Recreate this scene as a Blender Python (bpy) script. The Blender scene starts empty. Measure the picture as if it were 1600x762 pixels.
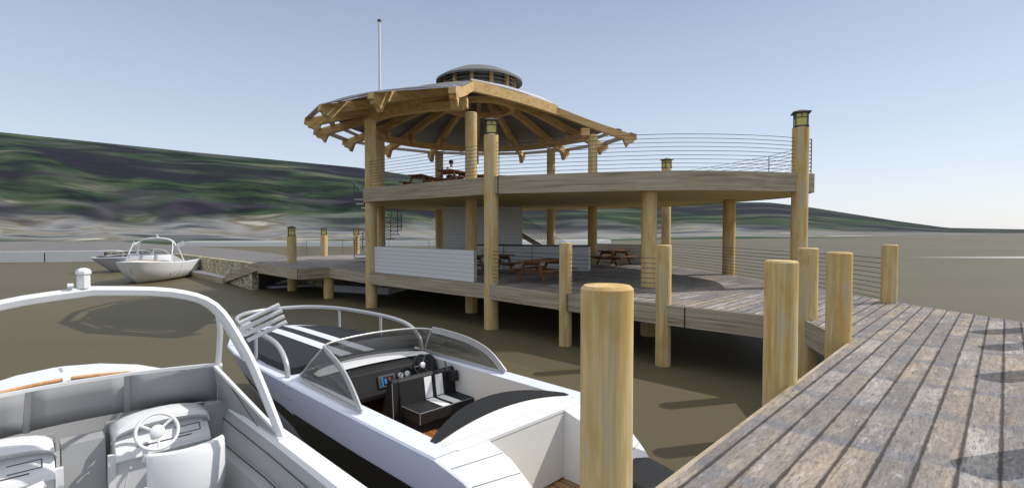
import bpy, bmesh, math, random
from mathutils import Vector, Matrix
random.seed(7)
R = math.radians
scene = bpy.context.scene
col = scene.collection

# ------------------------------------------------------------------ helpers
class MB:
    """collects shapes, then links them as one mesh object"""
    def __init__(s): s.bm = bmesh.new()
    def face(s, pts):
        return s.bm.faces.new([s.bm.verts.new(p) for p in pts])
    def grid(s, rows, closed=False):
        vr = [[s.bm.verts.new(p) for p in r] for r in rows]
        n = len(vr[0])
        for i in range(len(vr)-1):
            for j in range(n if closed else n-1):
                k = (j+1) % n
                try: s.bm.faces.new((vr[i][j], vr[i][k], vr[i+1][k], vr[i+1][j]))
                except ValueError: pass
        return vr
    def box(s, c, d, rz=0, ry=0, rx=0):
        m = Matrix.Translation(c) @ Matrix.Rotation(rz, 4, 'Z') @ Matrix.Rotation(ry, 4, 'Y') @ Matrix.Rotation(rx, 4, 'X') @ Matrix.Diagonal((d[0], d[1], d[2], 1))
        bmesh.ops.create_cube(s.bm, size=1, matrix=m); return s
    def prism(s, poly, z0, z1):
        b = [s.bm.verts.new((p[0], p[1], z0)) for p in poly]
        t = [s.bm.verts.new((p[0], p[1], z1)) for p in poly]
        s.bm.faces.new(b[::-1]); s.bm.faces.new(t)
        n = len(poly)
        for i in range(n):
            j = (i+1) % n
            s.bm.faces.new((b[i], b[j], t[j], t[i]))
        return s
    def slab(s, prof, f, w):
        """closed profile [(a,b)], mapped by f(a,b,c) with c=-w/2..w/2"""
        l = [s.bm.verts.new(f(a, b, -w/2)) for a, b in prof]
        r = [s.bm.verts.new(f(a, b, w/2)) for a, b in prof]
        s.bm.faces.new(l[::-1]); s.bm.faces.new(r)
        n = len(prof)
        for i in range(n):
            j = (i+1) % n
            s.bm.faces.new((l[i], l[j], r[j], r[i]))
        return s
    def tube(s, pts, r, seg=8, closed=False):
        pts = [Vector(p) for p in pts]; n = len(pts)
        rr = r if isinstance(r, (list, tuple)) else [r]*n
        rings = []; ref = None
        for i, p in enumerate(pts):
            a = pts[i-1] if (i > 0 or closed) else p
            b = pts[(i+1) % n] if (i < n-1 or closed) else p
            t = (b-a)
            if t.length < 1e-9: t = Vector((0, 0, 1))
            t.normalize()
            if ref is None:
                ref = Vector((0, 0, 1)) if abs(t.z) < .9 else Vector((1, 0, 0))
            u = ref - t*ref.dot(t)
            if u.length < 1e-4: u = Vector((1, 0, 0)).cross(t)
            u.normalize(); ref = u; v = t.cross(u)
            rings.append([p + (u*math.cos(k*2*math.pi/seg) + v*math.sin(k*2*math.pi/seg))*rr[i] for k in range(seg)])
        if closed: rings.append(rings[0])
        vr = s.grid(rings, True)
        if not closed:
            s.bm.faces.new(vr[0][::-1]); s.bm.faces.new(vr[-1])
        return s
    def beam(s, pts, w, h):
        """rectangular section along a polyline, section stays upright"""
        pts = [Vector(p) for p in pts]; n = len(pts); rings = []
        for i, p in enumerate(pts):
            a = pts[max(i-1, 0)]; b = pts[min(i+1, n-1)]
            t = (b-a); side = Vector((t.y, -t.x, 0))
            if side.length < 1e-6: side = Vector((1, 0, 0))
            side.normalize(); t.normalize(); up = side.cross(t).normalized()
            rings.append([p+side*w/2+up*h/2, p-side*w/2+up*h/2, p-side*w/2-up*h/2, p+side*w/2-up*h/2])
        vr = s.grid(rings, True); s.bm.faces.new(vr[0][::-1]); s.bm.faces.new(vr[-1]); return s
    def lathe(s, prof, seg=24, c=(0, 0, 0)):
        rows = [[(c[0]+r*math.cos(k*2*math.pi/seg), c[1]+r*math.sin(k*2*math.pi/seg), c[2]+z) for k in range(seg)] for r, z in prof]
        vr = s.grid(rows, True)
        if prof[0] != prof[-1]:
            if prof[0][0] > 1e-5: s.bm.faces.new(vr[0][::-1])
            if prof[-1][0] > 1e-5: s.bm.faces.new(vr[-1])
        return s
    def build(s, name, mat, parent=None, smooth=None, bevel=0, loc=None, weld=True):
        if weld: bmesh.ops.remove_doubles(s.bm, verts=s.bm.verts, dist=1e-5)
        bmesh.ops.recalc_face_normals(s.bm, faces=s.bm.faces)
        me = bpy.data.meshes.new(name); s.bm.to_mesh(me); s.bm.free()
        if mat: me.materials.append(mat)
        if smooth is not None:
            me.polygons.foreach_set('use_smooth', [True]*len(me.polygons))
            me.set_sharp_from_angle(angle=R(smooth))
        o = bpy.data.objects.new(name, me); col.objects.link(o)
        if parent: o.parent = parent
        if loc: o.location = loc
        if bevel:
            m = o.modifiers.new('bevel', 'BEVEL'); m.width = bevel; m.segments = 2; m.limit_method = 'ANGLE'
        return o

def tag(o, label=None, cat=None, group=None, kind=None):
    if label: o['label'] = label
    if cat: o['category'] = cat
    if group: o['group'] = group
    if kind: o['kind'] = kind
    return o
def thing(name, label, cat, loc=(0, 0, 0), rz=0, group=None):
    o = bpy.data.objects.new(name, None); col.objects.link(o)
    o.empty_display_size = .3
    o.location = loc; o.rotation_euler = (0, 0, rz)
    return tag(o, label, cat, group)
def copy_tree(o, parent=None):
    c = o.copy(); col.objects.link(c)
    if parent: c.parent = parent
    for ch in list(o.children): copy_tree(ch, c)
    return c
def again(o, label, loc, rz=0, group=None):
    c = copy_tree(o); c.location = loc; c.rotation_euler = (0, 0, rz); c['label'] = label
    if group: c['group'] = group
    return c
def offset(poly, d, closed=True):
    """mitred offset to the right-hand side of a polyline"""
    n = len(poly); out = []
    for i in range(n):
        p = Vector(poly[i][:2])
        a = Vector(poly[i-1][:2]) if (i > 0 or closed) else None
        b = Vector(poly[(i+1) % n][:2]) if (i < n-1 or closed) else None
        ns = []
        for q, r_ in ((a, p), (p, b)):
            if q is None or r_ is None: continue
            t = (r_-q).normalized(); ns.append(Vector((t.y, -t.x)))
        m = sum(ns, Vector((0, 0))) / len(ns)
        m = m / max(m.length_squared, .3)
        out.append((p.x+m.x*d, p.y+m.y*d))
    return out
def smoothpoly(pts, sub=6, closed=False):
    n = len(pts); out = []
    P = [Vector(p) for p in pts]
    rng = range(n) if closed else range(n-1)
    for i in rng:
        p1, p2 = P[i], P[(i+1) % n]
        p0 = P[i-1] if (i > 0 or closed) else p1
        p3 = P[(i+2) % n] if (i < n-2 or closed) else p2
        for k in range(sub):
            t = k/sub
            out.append(.5*((2*p1)+(p2-p0)*t+(2*p0-5*p1+4*p2-p3)*t*t+(3*p1-p0-3*p2+p3)*t**3))
    if not closed: out.append(P[-1])
    return [tuple(v) for v in out]

# ------------------------------------------------------------------ materials
class NT:
    def __init__(s, name, rough=.7, spec=.3, metal=0):
        s.m = bpy.data.materials.new(name); s.m.use_nodes = True
        s.t = s.m.node_tree; s.b = s.t.nodes['Principled BSDF']
        s.b.inputs['Roughness'].default_value = rough
        s.b.inputs['Specular IOR Level'].default_value = spec
        s.b.inputs['Metallic'].default_value = metal
        s.tc = s.t.nodes.new('ShaderNodeTexCoord')
    def n(s, typ, **kw):
        x = s.t.nodes.new(typ)
        for k, v in kw.items(): setattr(x, k, v)
        return x
    def l(s, a, b): s.t.links.new(a, b)
    def map(s, scale=(1, 1, 1), rz=0, src='Object', vec=None):
        m = s.n('ShaderNodeMapping'); s.l(vec if vec else s.tc.outputs[src], m.inputs[0])
        m.inputs['Scale'].default_value = scale; m.inputs['Rotation'].default_value = (0, 0, rz)
        return m.outputs[0]
    def rot(s, deg, src='Object'):
        m = s.n('ShaderNodeVectorRotate', rotation_type='Z_AXIS'); s.l(s.tc.outputs[src], m.inputs[0]); m.inputs['Angle'].default_value = R(deg)
        return m.outputs[0]
    def noise(s, vec, scale=1, detail=4, rough=.55, dist=0):
        x = s.n('ShaderNodeTexNoise'); s.l(vec, x.inputs['Vector']); x.inputs['Scale'].default_value = scale
        x.inputs['Detail'].default_value = detail; x.inputs['Roughness'].default_value = rough; x.inputs['Distortion'].default_value = dist
        return x.outputs['Fac']
    def ramp(s, fac, stops, interp='LINEAR'):
        x = s.n('ShaderNodeValToRGB'); x.color_ramp.interpolation = interp
        e = x.color_ramp.elements
        while len(e) < len(stops): e.new(.5)
        for i, (p, c) in enumerate(stops):
            e[i].position = p; e[i].color = (*c, 1) if len(c) == 3 else c
        if fac is not None: s.l(fac, x.inputs[0])
        return x.outputs[0]
    def mix(s, fac, a, b, mode='MIX'):
        x = s.n('ShaderNodeMix', data_type='RGBA', blend_type=mode)
        for v, i in ((fac, 0), (a, 6), (b, 7)):
            if isinstance(v, (int, float)): x.inputs[i].default_value = v
            elif isinstance(v, tuple): x.inputs[i].default_value = (*v, 1)
            else: s.l(v, x.inputs[i])
        return x.outputs[2]
    def math(s, op, a, b=None, c=None):
        x = s.n('ShaderNodeMath', operation=op)
        for i, v in enumerate((a, b, c)):
            if v is None: continue
            if isinstance(v, (int, float)): x.inputs[i].default_value = v
            else: s.l(v, x.inputs[i])
        return x.outputs[0]
    def sep(s, vec):
        x = s.n('ShaderNodeSeparateXYZ'); s.l(vec, x.inputs[0]); return x.outputs
    def comb(s, x, y, z=0):
        c = s.n('ShaderNodeCombineXYZ')
        for i, v in enumerate((x, y, z)):
            if isinstance(v, (int, float)): c.inputs[i].default_value = v
            else: s.l(v, c.inputs[i])
        return c.outputs[0]
    def white(s, vec):
        x = s.n('ShaderNodeTexWhiteNoise', noise_dimensions='3D'); s.l(vec, x.inputs['Vector']); return x.outputs
    def color(s, c):
        if isinstance(c, tuple): s.b.inputs['Base Color'].default_value = (*c, 1)
        else: s.l(c, s.b.inputs['Base Color'])
        return s
    def bump(s, h, strength=.3, dist=.01):
        x = s.n('ShaderNodeBump'); x.inputs['Strength'].default_value = strength; x.inputs['Distance'].default_value = dist
        s.l(h, x.inputs['Height']); s.l(x.outputs[0], s.b.inputs['Normal'])
        return s

def plain(name, c, rough=.6, spec=.3, metal=0, var=.06, scale=3):
    t = NT(name, rough, spec, metal)
    f = t.noise(t.map(), scale, 3)
    t.color(t.mix(f, tuple(v*(1-var) for v in c), tuple(min(v*(1+var), 1) for v in c)))
    return t.m

def pile_wood(name, axis='z', light=(.68, .52, .25), dark=(.60, .37, .11), grey=(.50, .45, .35)):
    t = NT(name, .75, .2)
    info = t.n('ShaderNodeObjectInfo')
    off = t.math('MULTIPLY', info.outputs['Random'], 40)
    add = t.n('ShaderNodeVectorMath', operation='ADD'); t.l(t.tc.outputs['Object'], add.inputs[0])
    t.l(t.comb(off, off, off), add.inputs[1])
    sc = {'z': (9, 9, .35), 'x': (.35, 9, 9)}[axis]
    m = t.map(sc, vec=add.outputs[0])
    f = t.noise(m, 1, 4, .6, .4)
    c = t.ramp(f, [(.36, dark), (.49, light), (.60, light), (.68, grey)])
    m2 = t.map({'z': (30, 30, 1.0), 'x': (1.0, 30, 30)}[axis], vec=add.outputs[0])
    g = t.noise(m2, 1, 3, .6)
    c = t.mix(t.ramp(g, [(.35, (0, 0, 0)), (.65, (1, 1, 1))]), t.mix(.24, c, (.14, .08, .025)), c)
    m3 = t.map({'z': (5, 5, 1.3), 'x': (1.3, 5, 5)}[axis], vec=add.outputs[0])
    b = t.noise(m3, 1, 3, .6, .3)
    c = t.mix(t.ramp(b, [(.34, (.7, .7, .7)), (.44, (0, 0, 0))]), c, tuple(v*.95 for v in grey))
    c = t.mix(t.ramp(b, [(.50, (0, 0, 0)), (.62, (.6, .6, .6))]), c, tuple(v*.82 for v in dark))
    t.color(c); t.bump(g, .25, .006)
    return t.m

def deck_mat():
    t = NT('weathered_planks', .85, .15)
    v = t.rot(-46.0)                 # x runs along the boards
    o = t.sep(v)
    W = .225
    row = t.math('FLOOR', t.math('DIVIDE', o['Y'], W))
    fr = t.math('FRACT', t.math('DIVIDE', o['Y'], W))
    rnd = t.white(t.comb(row, 3.3, 1.1))
    L = 1.25
    sh = t.math('MULTIPLY', rnd['Value'], .12)
    xx = t.math('ADD', t.math('DIVIDE', o['X'], L), sh)
    cell = t.math('FLOOR', xx); fx = t.math('FRACT', xx)
    cr = t.white(t.comb(row, cell, 5.0))
    base = t.ramp(cr['Value'], [(0, (.25, .235, .23)), (.25, (.40, .34, .275)), (.45, (.46, .39, .32)), (.65, (.31, .295, .295)), (.85, (.52, .50, .48))], 'CONSTANT')
    base = t.mix(.10, base, (.40, .375, .35))
    # grain along the board
    g = t.noise(t.map((1.6, 26, 1), vec=v), 1, 5, .65, .6)
    base = t.mix(t.ramp(g, [(.3, (0, 0, 0)), (.62, (1, 1, 1))]), t.mix(.5, base, (.17, .14, .12)), base)
    # blotches : tan, rust, pale
    b1 = t.noise(t.map((1.8, 3.5, 1), vec=v), 1, 4, .6, .5)
    base = t.mix(t.ramp(b1, [(.5, (0, 0, 0)), (.66, (.42, .42, .42))]), base, (.50, .40, .31))
    b2 = t.noise(t.map((1.1, 4.4, 3), vec=v), 1.3, 5, .7, .8)
    base = t.mix(t.ramp(b2, [(.56, (0, 0, 0)), (.68, (.55, .55, .55))]), base, (.20, .13, .09))
    b3 = t.noise(t.map((1.3, 5, 7), vec=v), 1.7, 5, .7, .5)
    base = t.mix(t.ramp(b3, [(.55, (0, 0, 0)), (.68, (.8, .8, .8))]), base, (.62, .60, .60))
    # weather bands of blue grey over the bearers
    band = t.ramp(fx, [(0, (.8, .8, .8)), (.10, (.8, .8, .8)), (.17, (0, 0, 0)), (.96, (0, 0, 0)), (1, (.8, .8, .8))])
    nb = t.noise(t.map((7, 14, 1), vec=v), 1, 5, .75)
    band = t.math('MULTIPLY', band, t.ramp(nb, [(.32, (0, 0, 0)), (.6, (1, 1, 1))]))
    base = t.mix(band, base, (.17, .195, .245))
    big = t.noise(t.map((.9, 4.4, 1), vec=v), 1, 4, .65)
    base = t.mix(t.ramp(big, [(.42, (.5, .5, .5)), (.6, (0, 0, 0))]), base, (.20, .20, .215))
    sp = t.noise(t.map((9, 30, 1), vec=v), 1, 4, .7)
    base = t.mix(t.ramp(sp, [(.30, (.75, .75, .75)), (.5, (0, 0, 0))]), base, (.12, .11, .11))
    # cracks
    ck = t.noise(t.map((3, 60, 1), vec=v), 1, 3, .5)
    base = t.mix(t.ramp(ck, [(.64, (0, 0, 0)), (.7, (.6, .6, .6))]), base, (.09, .075, .07))
    wv = t.noise(t.map((5, 1, 1), vec=v), 1, 3)
    edge = t.math('ABSOLUTE', t.math('SUBTRACT', fr, .5))
    edge = t.math('ADD', edge, t.math('MULTIPLY', t.math('SUBTRACT', wv, .5), .13))
    seam = t.ramp(edge, [(.415, (0, 0, 0)), (.475, (1, 1, 1))])
    base = t.mix(t.math('MULTIPLY', seam, .88), base, (.045, .04, .04))
    base = t.mix(1.0, base, (.98, .945, .91), 'MULTIPLY')
    fine = t.noise(t.map((14, 90, 1), vec=v), 1, 4, .7)
    base = t.mix(t.ramp(fine, [(.34, (.55, .55, .55)), (.52, (0, 0, 0))]), base, (.10, .09, .085))
    t.color(base)
    h = t.math('SUBTRACT', t.math('MULTIPLY', g, .4), seam)
    t.bump(h, .8, .014)
    return t.m

def fascia_mat():
    t = NT('weathered_fascia', .85, .15)
    # grain follows the horizontal direction whatever way the board faces
    o = t.sep(t.tc.outputs['Object'])
    hx = t.math('ADD', o['X'], o['Y'])
    v = t.comb(t.math('MULTIPLY', hx, .55), t.math('MULTIPLY', t.math('SUBTRACT', o['X'], o['Y']), .3), t.math('MULTIPLY', o['Z'], 17))
    g = t.noise(v, 1, 6, .68, .5)
    c = t.ramp(g, [(.30, (.17, .135, .095)), (.45, (.35, .285, .20)), (.58, (.45, .38, .28)), (.72, (.56, .50, .40))])
    k = t.noise(t.comb(hx, 0, t.math('MULTIPLY', o['Z'], 3)), 1.3, 2)
    c = t.mix(t.ramp(k, [(.5, (0, 0, 0)), (.75, (.5, .5, .5))]), c, (.44, .35, .235))
    t.color(c); t.bump(g, .3, .01)
    return t.m

def siding_mat():
    t = NT('white_siding', .6, .25)
    o = t.sep(t.tc.outputs['Object'])
    fr = t.math('FRACT', t.math('DIVIDE', o['Z'], .152))
    ln = t.ramp(fr, [(0, (1, 1, 1)), (.09, (0, 0, 0)), (.96, (0, 0, 0)), (1, (1, 1, 1))])
    n = t.noise(t.map((1, 1, 6)), 2, 3)
    c = t.mix(n, (.66, .655, .65), (.74, .735, .72))
    c = t.mix(t.math('MULTIPLY', ln, .75), c, (.22, .22, .23))
    t.color(c); t.bump(t.math('SUBTRACT', fr, ln), .5, .015)
    return t.m

def stone_mat():
    t = NT('rubble_stone', .9, .15)
    m = t.map((3.2, 3.2, 4.5))
    v = t.n('ShaderNodeTexVoronoi'); t.l(m, v.inputs['Vector']); v.inputs['Scale'].default_value = 1.0
    e = t.n('ShaderNodeTexVoronoi', feature='DISTANCE_TO_EDGE'); t.l(m, e.inputs['Vector']); e.inputs['Scale'].default_value = 1.0
    s_ = t.sep(v.outputs['Color'])
    c = t.ramp(s_[0], [(0, (.46, .40, .25)), (.35, (.60, .52, .34)), (.6, (.34, .30, .19)), (.8, (.66, .60, .43)), (1, (.50, .45, .32))])
    c = t.mix(t.ramp(e.outputs['Distance'], [(0, (1, 1, 1)), (.09, (0, 0, 0))]), c, (.07, .06, .045))
    t.color(c); t.bump(e.outputs['Distance'], .6, .05)
    return t.m

def varnish_mat(name, c0, c1, c2, seam=0, sw=.1, rough=.25):
    t = NT(name, rough, .5)
    g = t.noise(t.map((1.4, 22, 4)), 1, 4, .6, .6)
    c = t.ramp(g, [(.3, c0), (.5, c1), (.7, c2)])
    if seam:
        o = t.sep(t.tc.outputs['Object'])
        fr = t.math('FRACT', t.math('DIVIDE', o['Y'], sw))
        c = t.mix(t.ramp(fr, [(0, (1, 1, 1)), (.09, (1, 1, 1)), (.13, (0, 0, 0))]), c, (.05, .035, .03))
    t.color(c); return t.m

def hill_mat():
    t = NT('hillside', .95, .05)
    uv = t.sep(t.tc.outputs['UV'])          # U along the shore, V from the water (0) to the ridge (1)
    def st(su, sv, sc, d=4, r=.6, dist=.8):
        return t.noise(t.comb(t.math('MULTIPLY', uv['X'], su), t.math('MULTIPLY', uv['Y'], sv), sc), 1, d, r, dist)
    a = st(6, 8, 1.0, 3, .5, .8); b = st(5.5, 20, 4.0, 3, .5, .5); c3 = st(3.6, 10, 9.0, 2, .5, .7); d3 = st(22, 60, 2.5, 4, .6, .3)
    green = t.ramp(a, [(.28, (.010, .013, .015)), (.42, (.019, .034, .020)), (.56, (.038, .064, .034)), (.72, (.085, .10, .06))])
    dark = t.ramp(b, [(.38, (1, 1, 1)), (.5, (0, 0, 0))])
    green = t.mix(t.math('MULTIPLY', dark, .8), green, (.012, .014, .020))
    purp = t.ramp(c3, [(.55, (0, 0, 0)), (.66, (.7, .7, .7))])
    green = t.mix(purp, green, (.055, .045, .065))
    tan = t.ramp(b, [(.60, (0, 0, 0)), (.74, (.8, .8, .8))])
    green = t.mix(tan, green, (.17, .16, .12))
    bg = t.ramp(d3, [(.55, (0, 0, 0)), (.72, (.45, .45, .45))])
    green = t.mix(bg, green, (.05, .10, .045))
    # open ground and beach near the water
    pt_ = st(3.2, 5.5, 12.0, 3, .5, .6)
    green = t.mix(t.ramp(pt_, [(.50, (0, 0, 0)), (.60, (.85, .85, .85))]), green, (.020, .018, .030))
    pg = st(4.4, 7.5, 21.0, 2, .5, .3)
    green = t.mix(t.ramp(pg, [(.58, (0, 0, 0)), (.70, (.45, .45, .45))]), green, (.12, .115, .12))
    low = t.ramp(b, [(.30, (.05, .055, .065)), (.42, (.13, .135, .14)), (.52, (.24, .235, .225)), (.60, (.15, .13, .095)), (.72, (.42, .40, .35))])
    edge = t.math('ADD', uv['Y'], t.math('MULTIPLY', t.math('SUBTRACT', c3, .5), .3))
    m = t.ramp(edge, [(.23, (0, 0, 0)), (.32, (1, 1, 1))])
    c = t.mix(m, low, green)
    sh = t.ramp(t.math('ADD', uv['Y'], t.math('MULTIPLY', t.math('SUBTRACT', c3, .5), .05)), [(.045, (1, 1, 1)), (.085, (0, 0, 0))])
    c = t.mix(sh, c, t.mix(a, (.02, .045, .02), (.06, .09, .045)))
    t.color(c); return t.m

def water_mat():
    t = NT('murky_water', .55, .12)
    n = t.noise(t.map((.012, .035, 1)), 1, 4, .6, .5)
    c = t.ramp(n, [(.3, (.088, .073, .040)), (.5, (.114, .095, .053)), (.7, (.142, .115, .069))])
    f = t.noise(t.map((.12, .5, 1)), 1, 3)
    c = t.mix(t.math('MULTIPLY', f, .12), c, (.16, .15, .11))
    # specular smear on the water, painted into the base colour
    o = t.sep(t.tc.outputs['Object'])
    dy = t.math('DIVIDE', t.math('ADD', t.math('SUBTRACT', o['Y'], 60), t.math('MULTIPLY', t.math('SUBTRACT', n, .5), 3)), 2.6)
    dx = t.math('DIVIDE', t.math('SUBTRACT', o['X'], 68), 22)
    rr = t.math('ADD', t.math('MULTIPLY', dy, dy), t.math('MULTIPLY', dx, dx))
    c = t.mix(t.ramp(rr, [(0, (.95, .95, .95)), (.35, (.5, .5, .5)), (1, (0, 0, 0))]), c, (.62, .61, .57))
    t.color(c)
    b = t.noise(t.map((1.2, 2.2, 1)), 1, 3)
    t.bump(b, .06, .03)
    return t.m

def glass_mat(name, tint, gl=.12):
    m = bpy.data.materials.new(name); m.use_nodes = True; t = m.node_tree; t.nodes.clear()
    o = t.nodes.new('ShaderNodeOutputMaterial'); tr = t.nodes.new('ShaderNodeBsdfTransparent'); tr.inputs[0].default_value = (*tint, 1)
    g = t.nodes.new('ShaderNodeBsdfGlossy'); g.inputs['Roughness'].default_value = .08; g.inputs[0].default_value = (.8, .8, .8, 1)
    d = t.nodes.new('ShaderNodeBsdfDiffuse'); d.inputs[0].default_value = (.28, .28, .28, 1)
    mx0 = t.nodes.new('ShaderNodeMixShader'); mx0.inputs[0].default_value = .22
    t.links.new(tr.outputs[0], mx0.inputs[1]); t.links.new(d.outputs[0], mx0.inputs[2])
    mx = t.nodes.new('ShaderNodeMixShader'); mx.inputs[0].default_value = gl*.5
    t.links.new(mx0.outputs[0], mx.inputs[1]); t.links.new(g.outputs[0], mx.inputs[2]); t.links.new(mx.outputs[0], o.inputs[0])
    return m

M = dict(
    pile=pile_wood('peeled_log'),
    beam=pile_wood('laminated_timber', 'x', (.68, .47, .21), (.54, .32, .115), (.58, .44, .25)),
    deck=deck_mat(), fascia=fascia_mat(), siding=siding_mat(), stone=stone_mat(),
    soffit=plain('plywood_soffit', (.55, .45, .21), .8, .1, 0, .12, 1.2),
    metalroof=plain('zinc_roof', (.16, .16, .155), .55, .4, .2, .1, 2),
    palepanel=plain('pale_polycarbonate', (.52, .51, .54), .5, .3, 0, .05, 2),
    steel=plain('brushed_steel', (.46, .46, .46), .35, .5, .6, .04),
    cable=plain('dark_steel_cable', (.07, .07, .075), .5, .4, .3),
    iron=plain('dark_bronze', (.085, .08, .07), .6, .3, .2, .15, 12),
    lamp=plain('amber_glass', (.62, .55, .13), .3, .5, 0, .08, 8),
    pole=plain('white_painted_pole', (.72, .72, .72), .4, .4),
    concrete=plain('pale_concrete', (.74, .73, .71), .85, .15, 0, .1, .8),
    asphalt=plain('grey_paving', (.175, .165, .16), .9, .1, 0, .12, .3),
    slab=plain('grey_float', (.52, .51, .54), .8, .2, 0, .1, 1),
    whitewall=plain('white_render', (.80, .80, .78), .8, .1),
    counter=plain('slate_counter', (.075, .075, .08), .4, .4),
    picnic=pile_wood('stained_redwood', 'x', (.23, .095, .036), (.15, .055, .02), (.27, .13, .06)),
    gel=plain('white_gelcoat', (.80, .80, .80), .3, .35, 0, .012, 1),
    shaded_liner=plain('shaded_grey_liner', (.37, .37, .37), .6, .2, 0, .03, 1),  # white interior's shade painted as grey; also on small grey fittings
    lav=plain('pearl_shaded_gelcoat', (.56, .58, .74), .28, .45, 0, .012, 1), pearl=plain('pearl_sunlit_deck', (.74, .77, .86), .35, .4, 0, .015, 1),  # one pearl finish split: shade painted into the hull, sunlight into the deck
    cream=plain('cream_gelcoat', (.74, .73, .69), .4, .3, 0, .02, 1),
    black=plain('black_gelcoat', (.012, .012, .012), .3, .4),
    vinyl=plain('black_vinyl', (.017, .017, .018), .55, .25, 0, .2, 20),
    wvinyl=plain('white_vinyl', (.80, .80, .80), .5, .3, 0, .02),
    chrome=plain('satin_aluminium', (.50, .50, .50), .35, .5, .35, .03),
    wtube=plain('white_tube', (.72, .72, .72), .35, .4, 0, .02),
    teak=varnish_mat('teak_deck', (.22, .115, .045), (.30, .165, .07), (.36, .21, .10), 1, .13, .5),
    mahog=varnish_mat('varnished_mahogany', (.14, .045, .012), (.34, .125, .035), (.55, .25, .08)),
    orange=varnish_mat('honey_wood', (.45, .22, .08), (.58, .30, .12), (.66, .38, .18), rough=.4),
    glass=glass_mat('smoked_acrylic', (.70, .70, .69)),
    clear=glass_mat('clear_acrylic', (.75, .77, .77)),
    seam=plain('seam_rubber', (.03, .03, .03), .8, .1),
    piping=plain('pale_piping', (.30, .30, .30), .6, .2),
    bezel=plain('grey_bezel', (.09, .09, .095), .4, .4),
    skin=plain('skin', (.48, .30, .22), .6, .3), hair=plain('black_hair', (.012, .010, .010), .6, .3),
    shirt=plain('white_shirt', (.70, .72, .75), .8, .1), trousers=plain('dark_trousers', (.05, .06, .09), .85, .1),
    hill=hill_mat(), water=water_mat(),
)

# ------------------------------------------------------------------ sun, sky, camera
EL = R(43); AZ = math.atan2(.968, .25)
w = bpy.data.worlds.new('World'); scene.world = w; w.use_nodes = True
nt = w.node_tree; bg = nt.nodes['Background']
sky = nt.nodes.new('ShaderNodeTexSky'); sky.sky_type = 'NISHITA'; sky.sun_disc = False
sky.sun_elevation = EL; sky.sun_rotation = AZ
sky.air_density = 1.0; sky.dust_density = .8; sky.ozone_density = 1.5; sky.altitude = 0
# haze gradient; unseen white zenith added to lift and neutralise the shade
tcw = nt.nodes.new('ShaderNodeTexCoord'); sw = nt.nodes.new('ShaderNodeSeparateXYZ'); nt.links.new(tcw.outputs['Generated'], sw.inputs[0])
rw = nt.nodes.new('ShaderNodeValToRGB'); nt.links.new(sw.outputs[2], rw.inputs[0])
els = rw.color_ramp.elements
while len(els) < 5: els.new(.5)
for e_, (p_, c_) in zip(els, [(0, (.78, .83, .91)), (.12, (.66, .73, .85)), (.42, (.345, .43, .59)), (.60, (.78, .81, .86)), (1, (1.15, 1.16, 1.16))]): e_.position = p_; e_.color = (*c_, 1)
sc2 = nt.nodes.new('ShaderNodeVectorMath'); sc2.operation = 'SCALE'; sc2.inputs[3].default_value = 1/.14*.80; nt.links.new(rw.outputs[0], sc2.inputs[0])
mw = nt.nodes.new('ShaderNodeMix'); mw.data_type = 'RGBA'; mw.inputs[0].default_value = .8
nt.links.new(sky.outputs[0], mw.inputs[6]); nt.links.new(sc2.outputs[0], mw.inputs[7])
nt.links.new(mw.outputs[2], bg.inputs[0]); bg.inputs[1].default_value = .14
sd = bpy.data.lights.new('sun', 'SUN'); sd.energy = 2.75; sd.angle = R(.5); sd.color = (1, .97, .92)
so = bpy.data.objects.new('sun', sd); col.objects.link(so)
to = Vector((math.cos(EL)*.968, math.cos(EL)*.25, math.sin(EL)))
so.rotation_euler = to.to_track_quat('Z', 'Y').to_euler(); so.location = (30, 10, 40)
cd = bpy.data.cameras.new('camera'); cam = bpy.data.objects.new('camera', cd); col.objects.link(cam)
cd.sensor_width = 36; cd.lens = 18.0; cd.clip_start = .05; cd.clip_end = 6000
cam.location = (0, 0, 3.24); cam.rotation_euler = (R(90)-math.atan(22/800), 0, 0)
scene.camera = cam
scene.view_settings.view_transform = 'Standard'; scene.view_settings.look = 'None'
scene.view_settings.exposure = .3; scene.view_settings.gamma = 1
scene.render.engine = 'CYCLES'
scene.cycles.max_bounces = 8; scene.cycles.transparent_max_bounces = 12

# ------------------------------------------------------------------ water and land
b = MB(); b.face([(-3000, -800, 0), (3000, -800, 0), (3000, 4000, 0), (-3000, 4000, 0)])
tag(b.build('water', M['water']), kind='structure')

def interp(x, pts):
    if x <= pts[0][0]: return pts[0][1]
    for (a, va), (c, vc) in zip(pts, pts[1:]):
        if x <= c: return va+(vc-va)*(x-a)/(c-a)
    return pts[-1][1]
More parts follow.
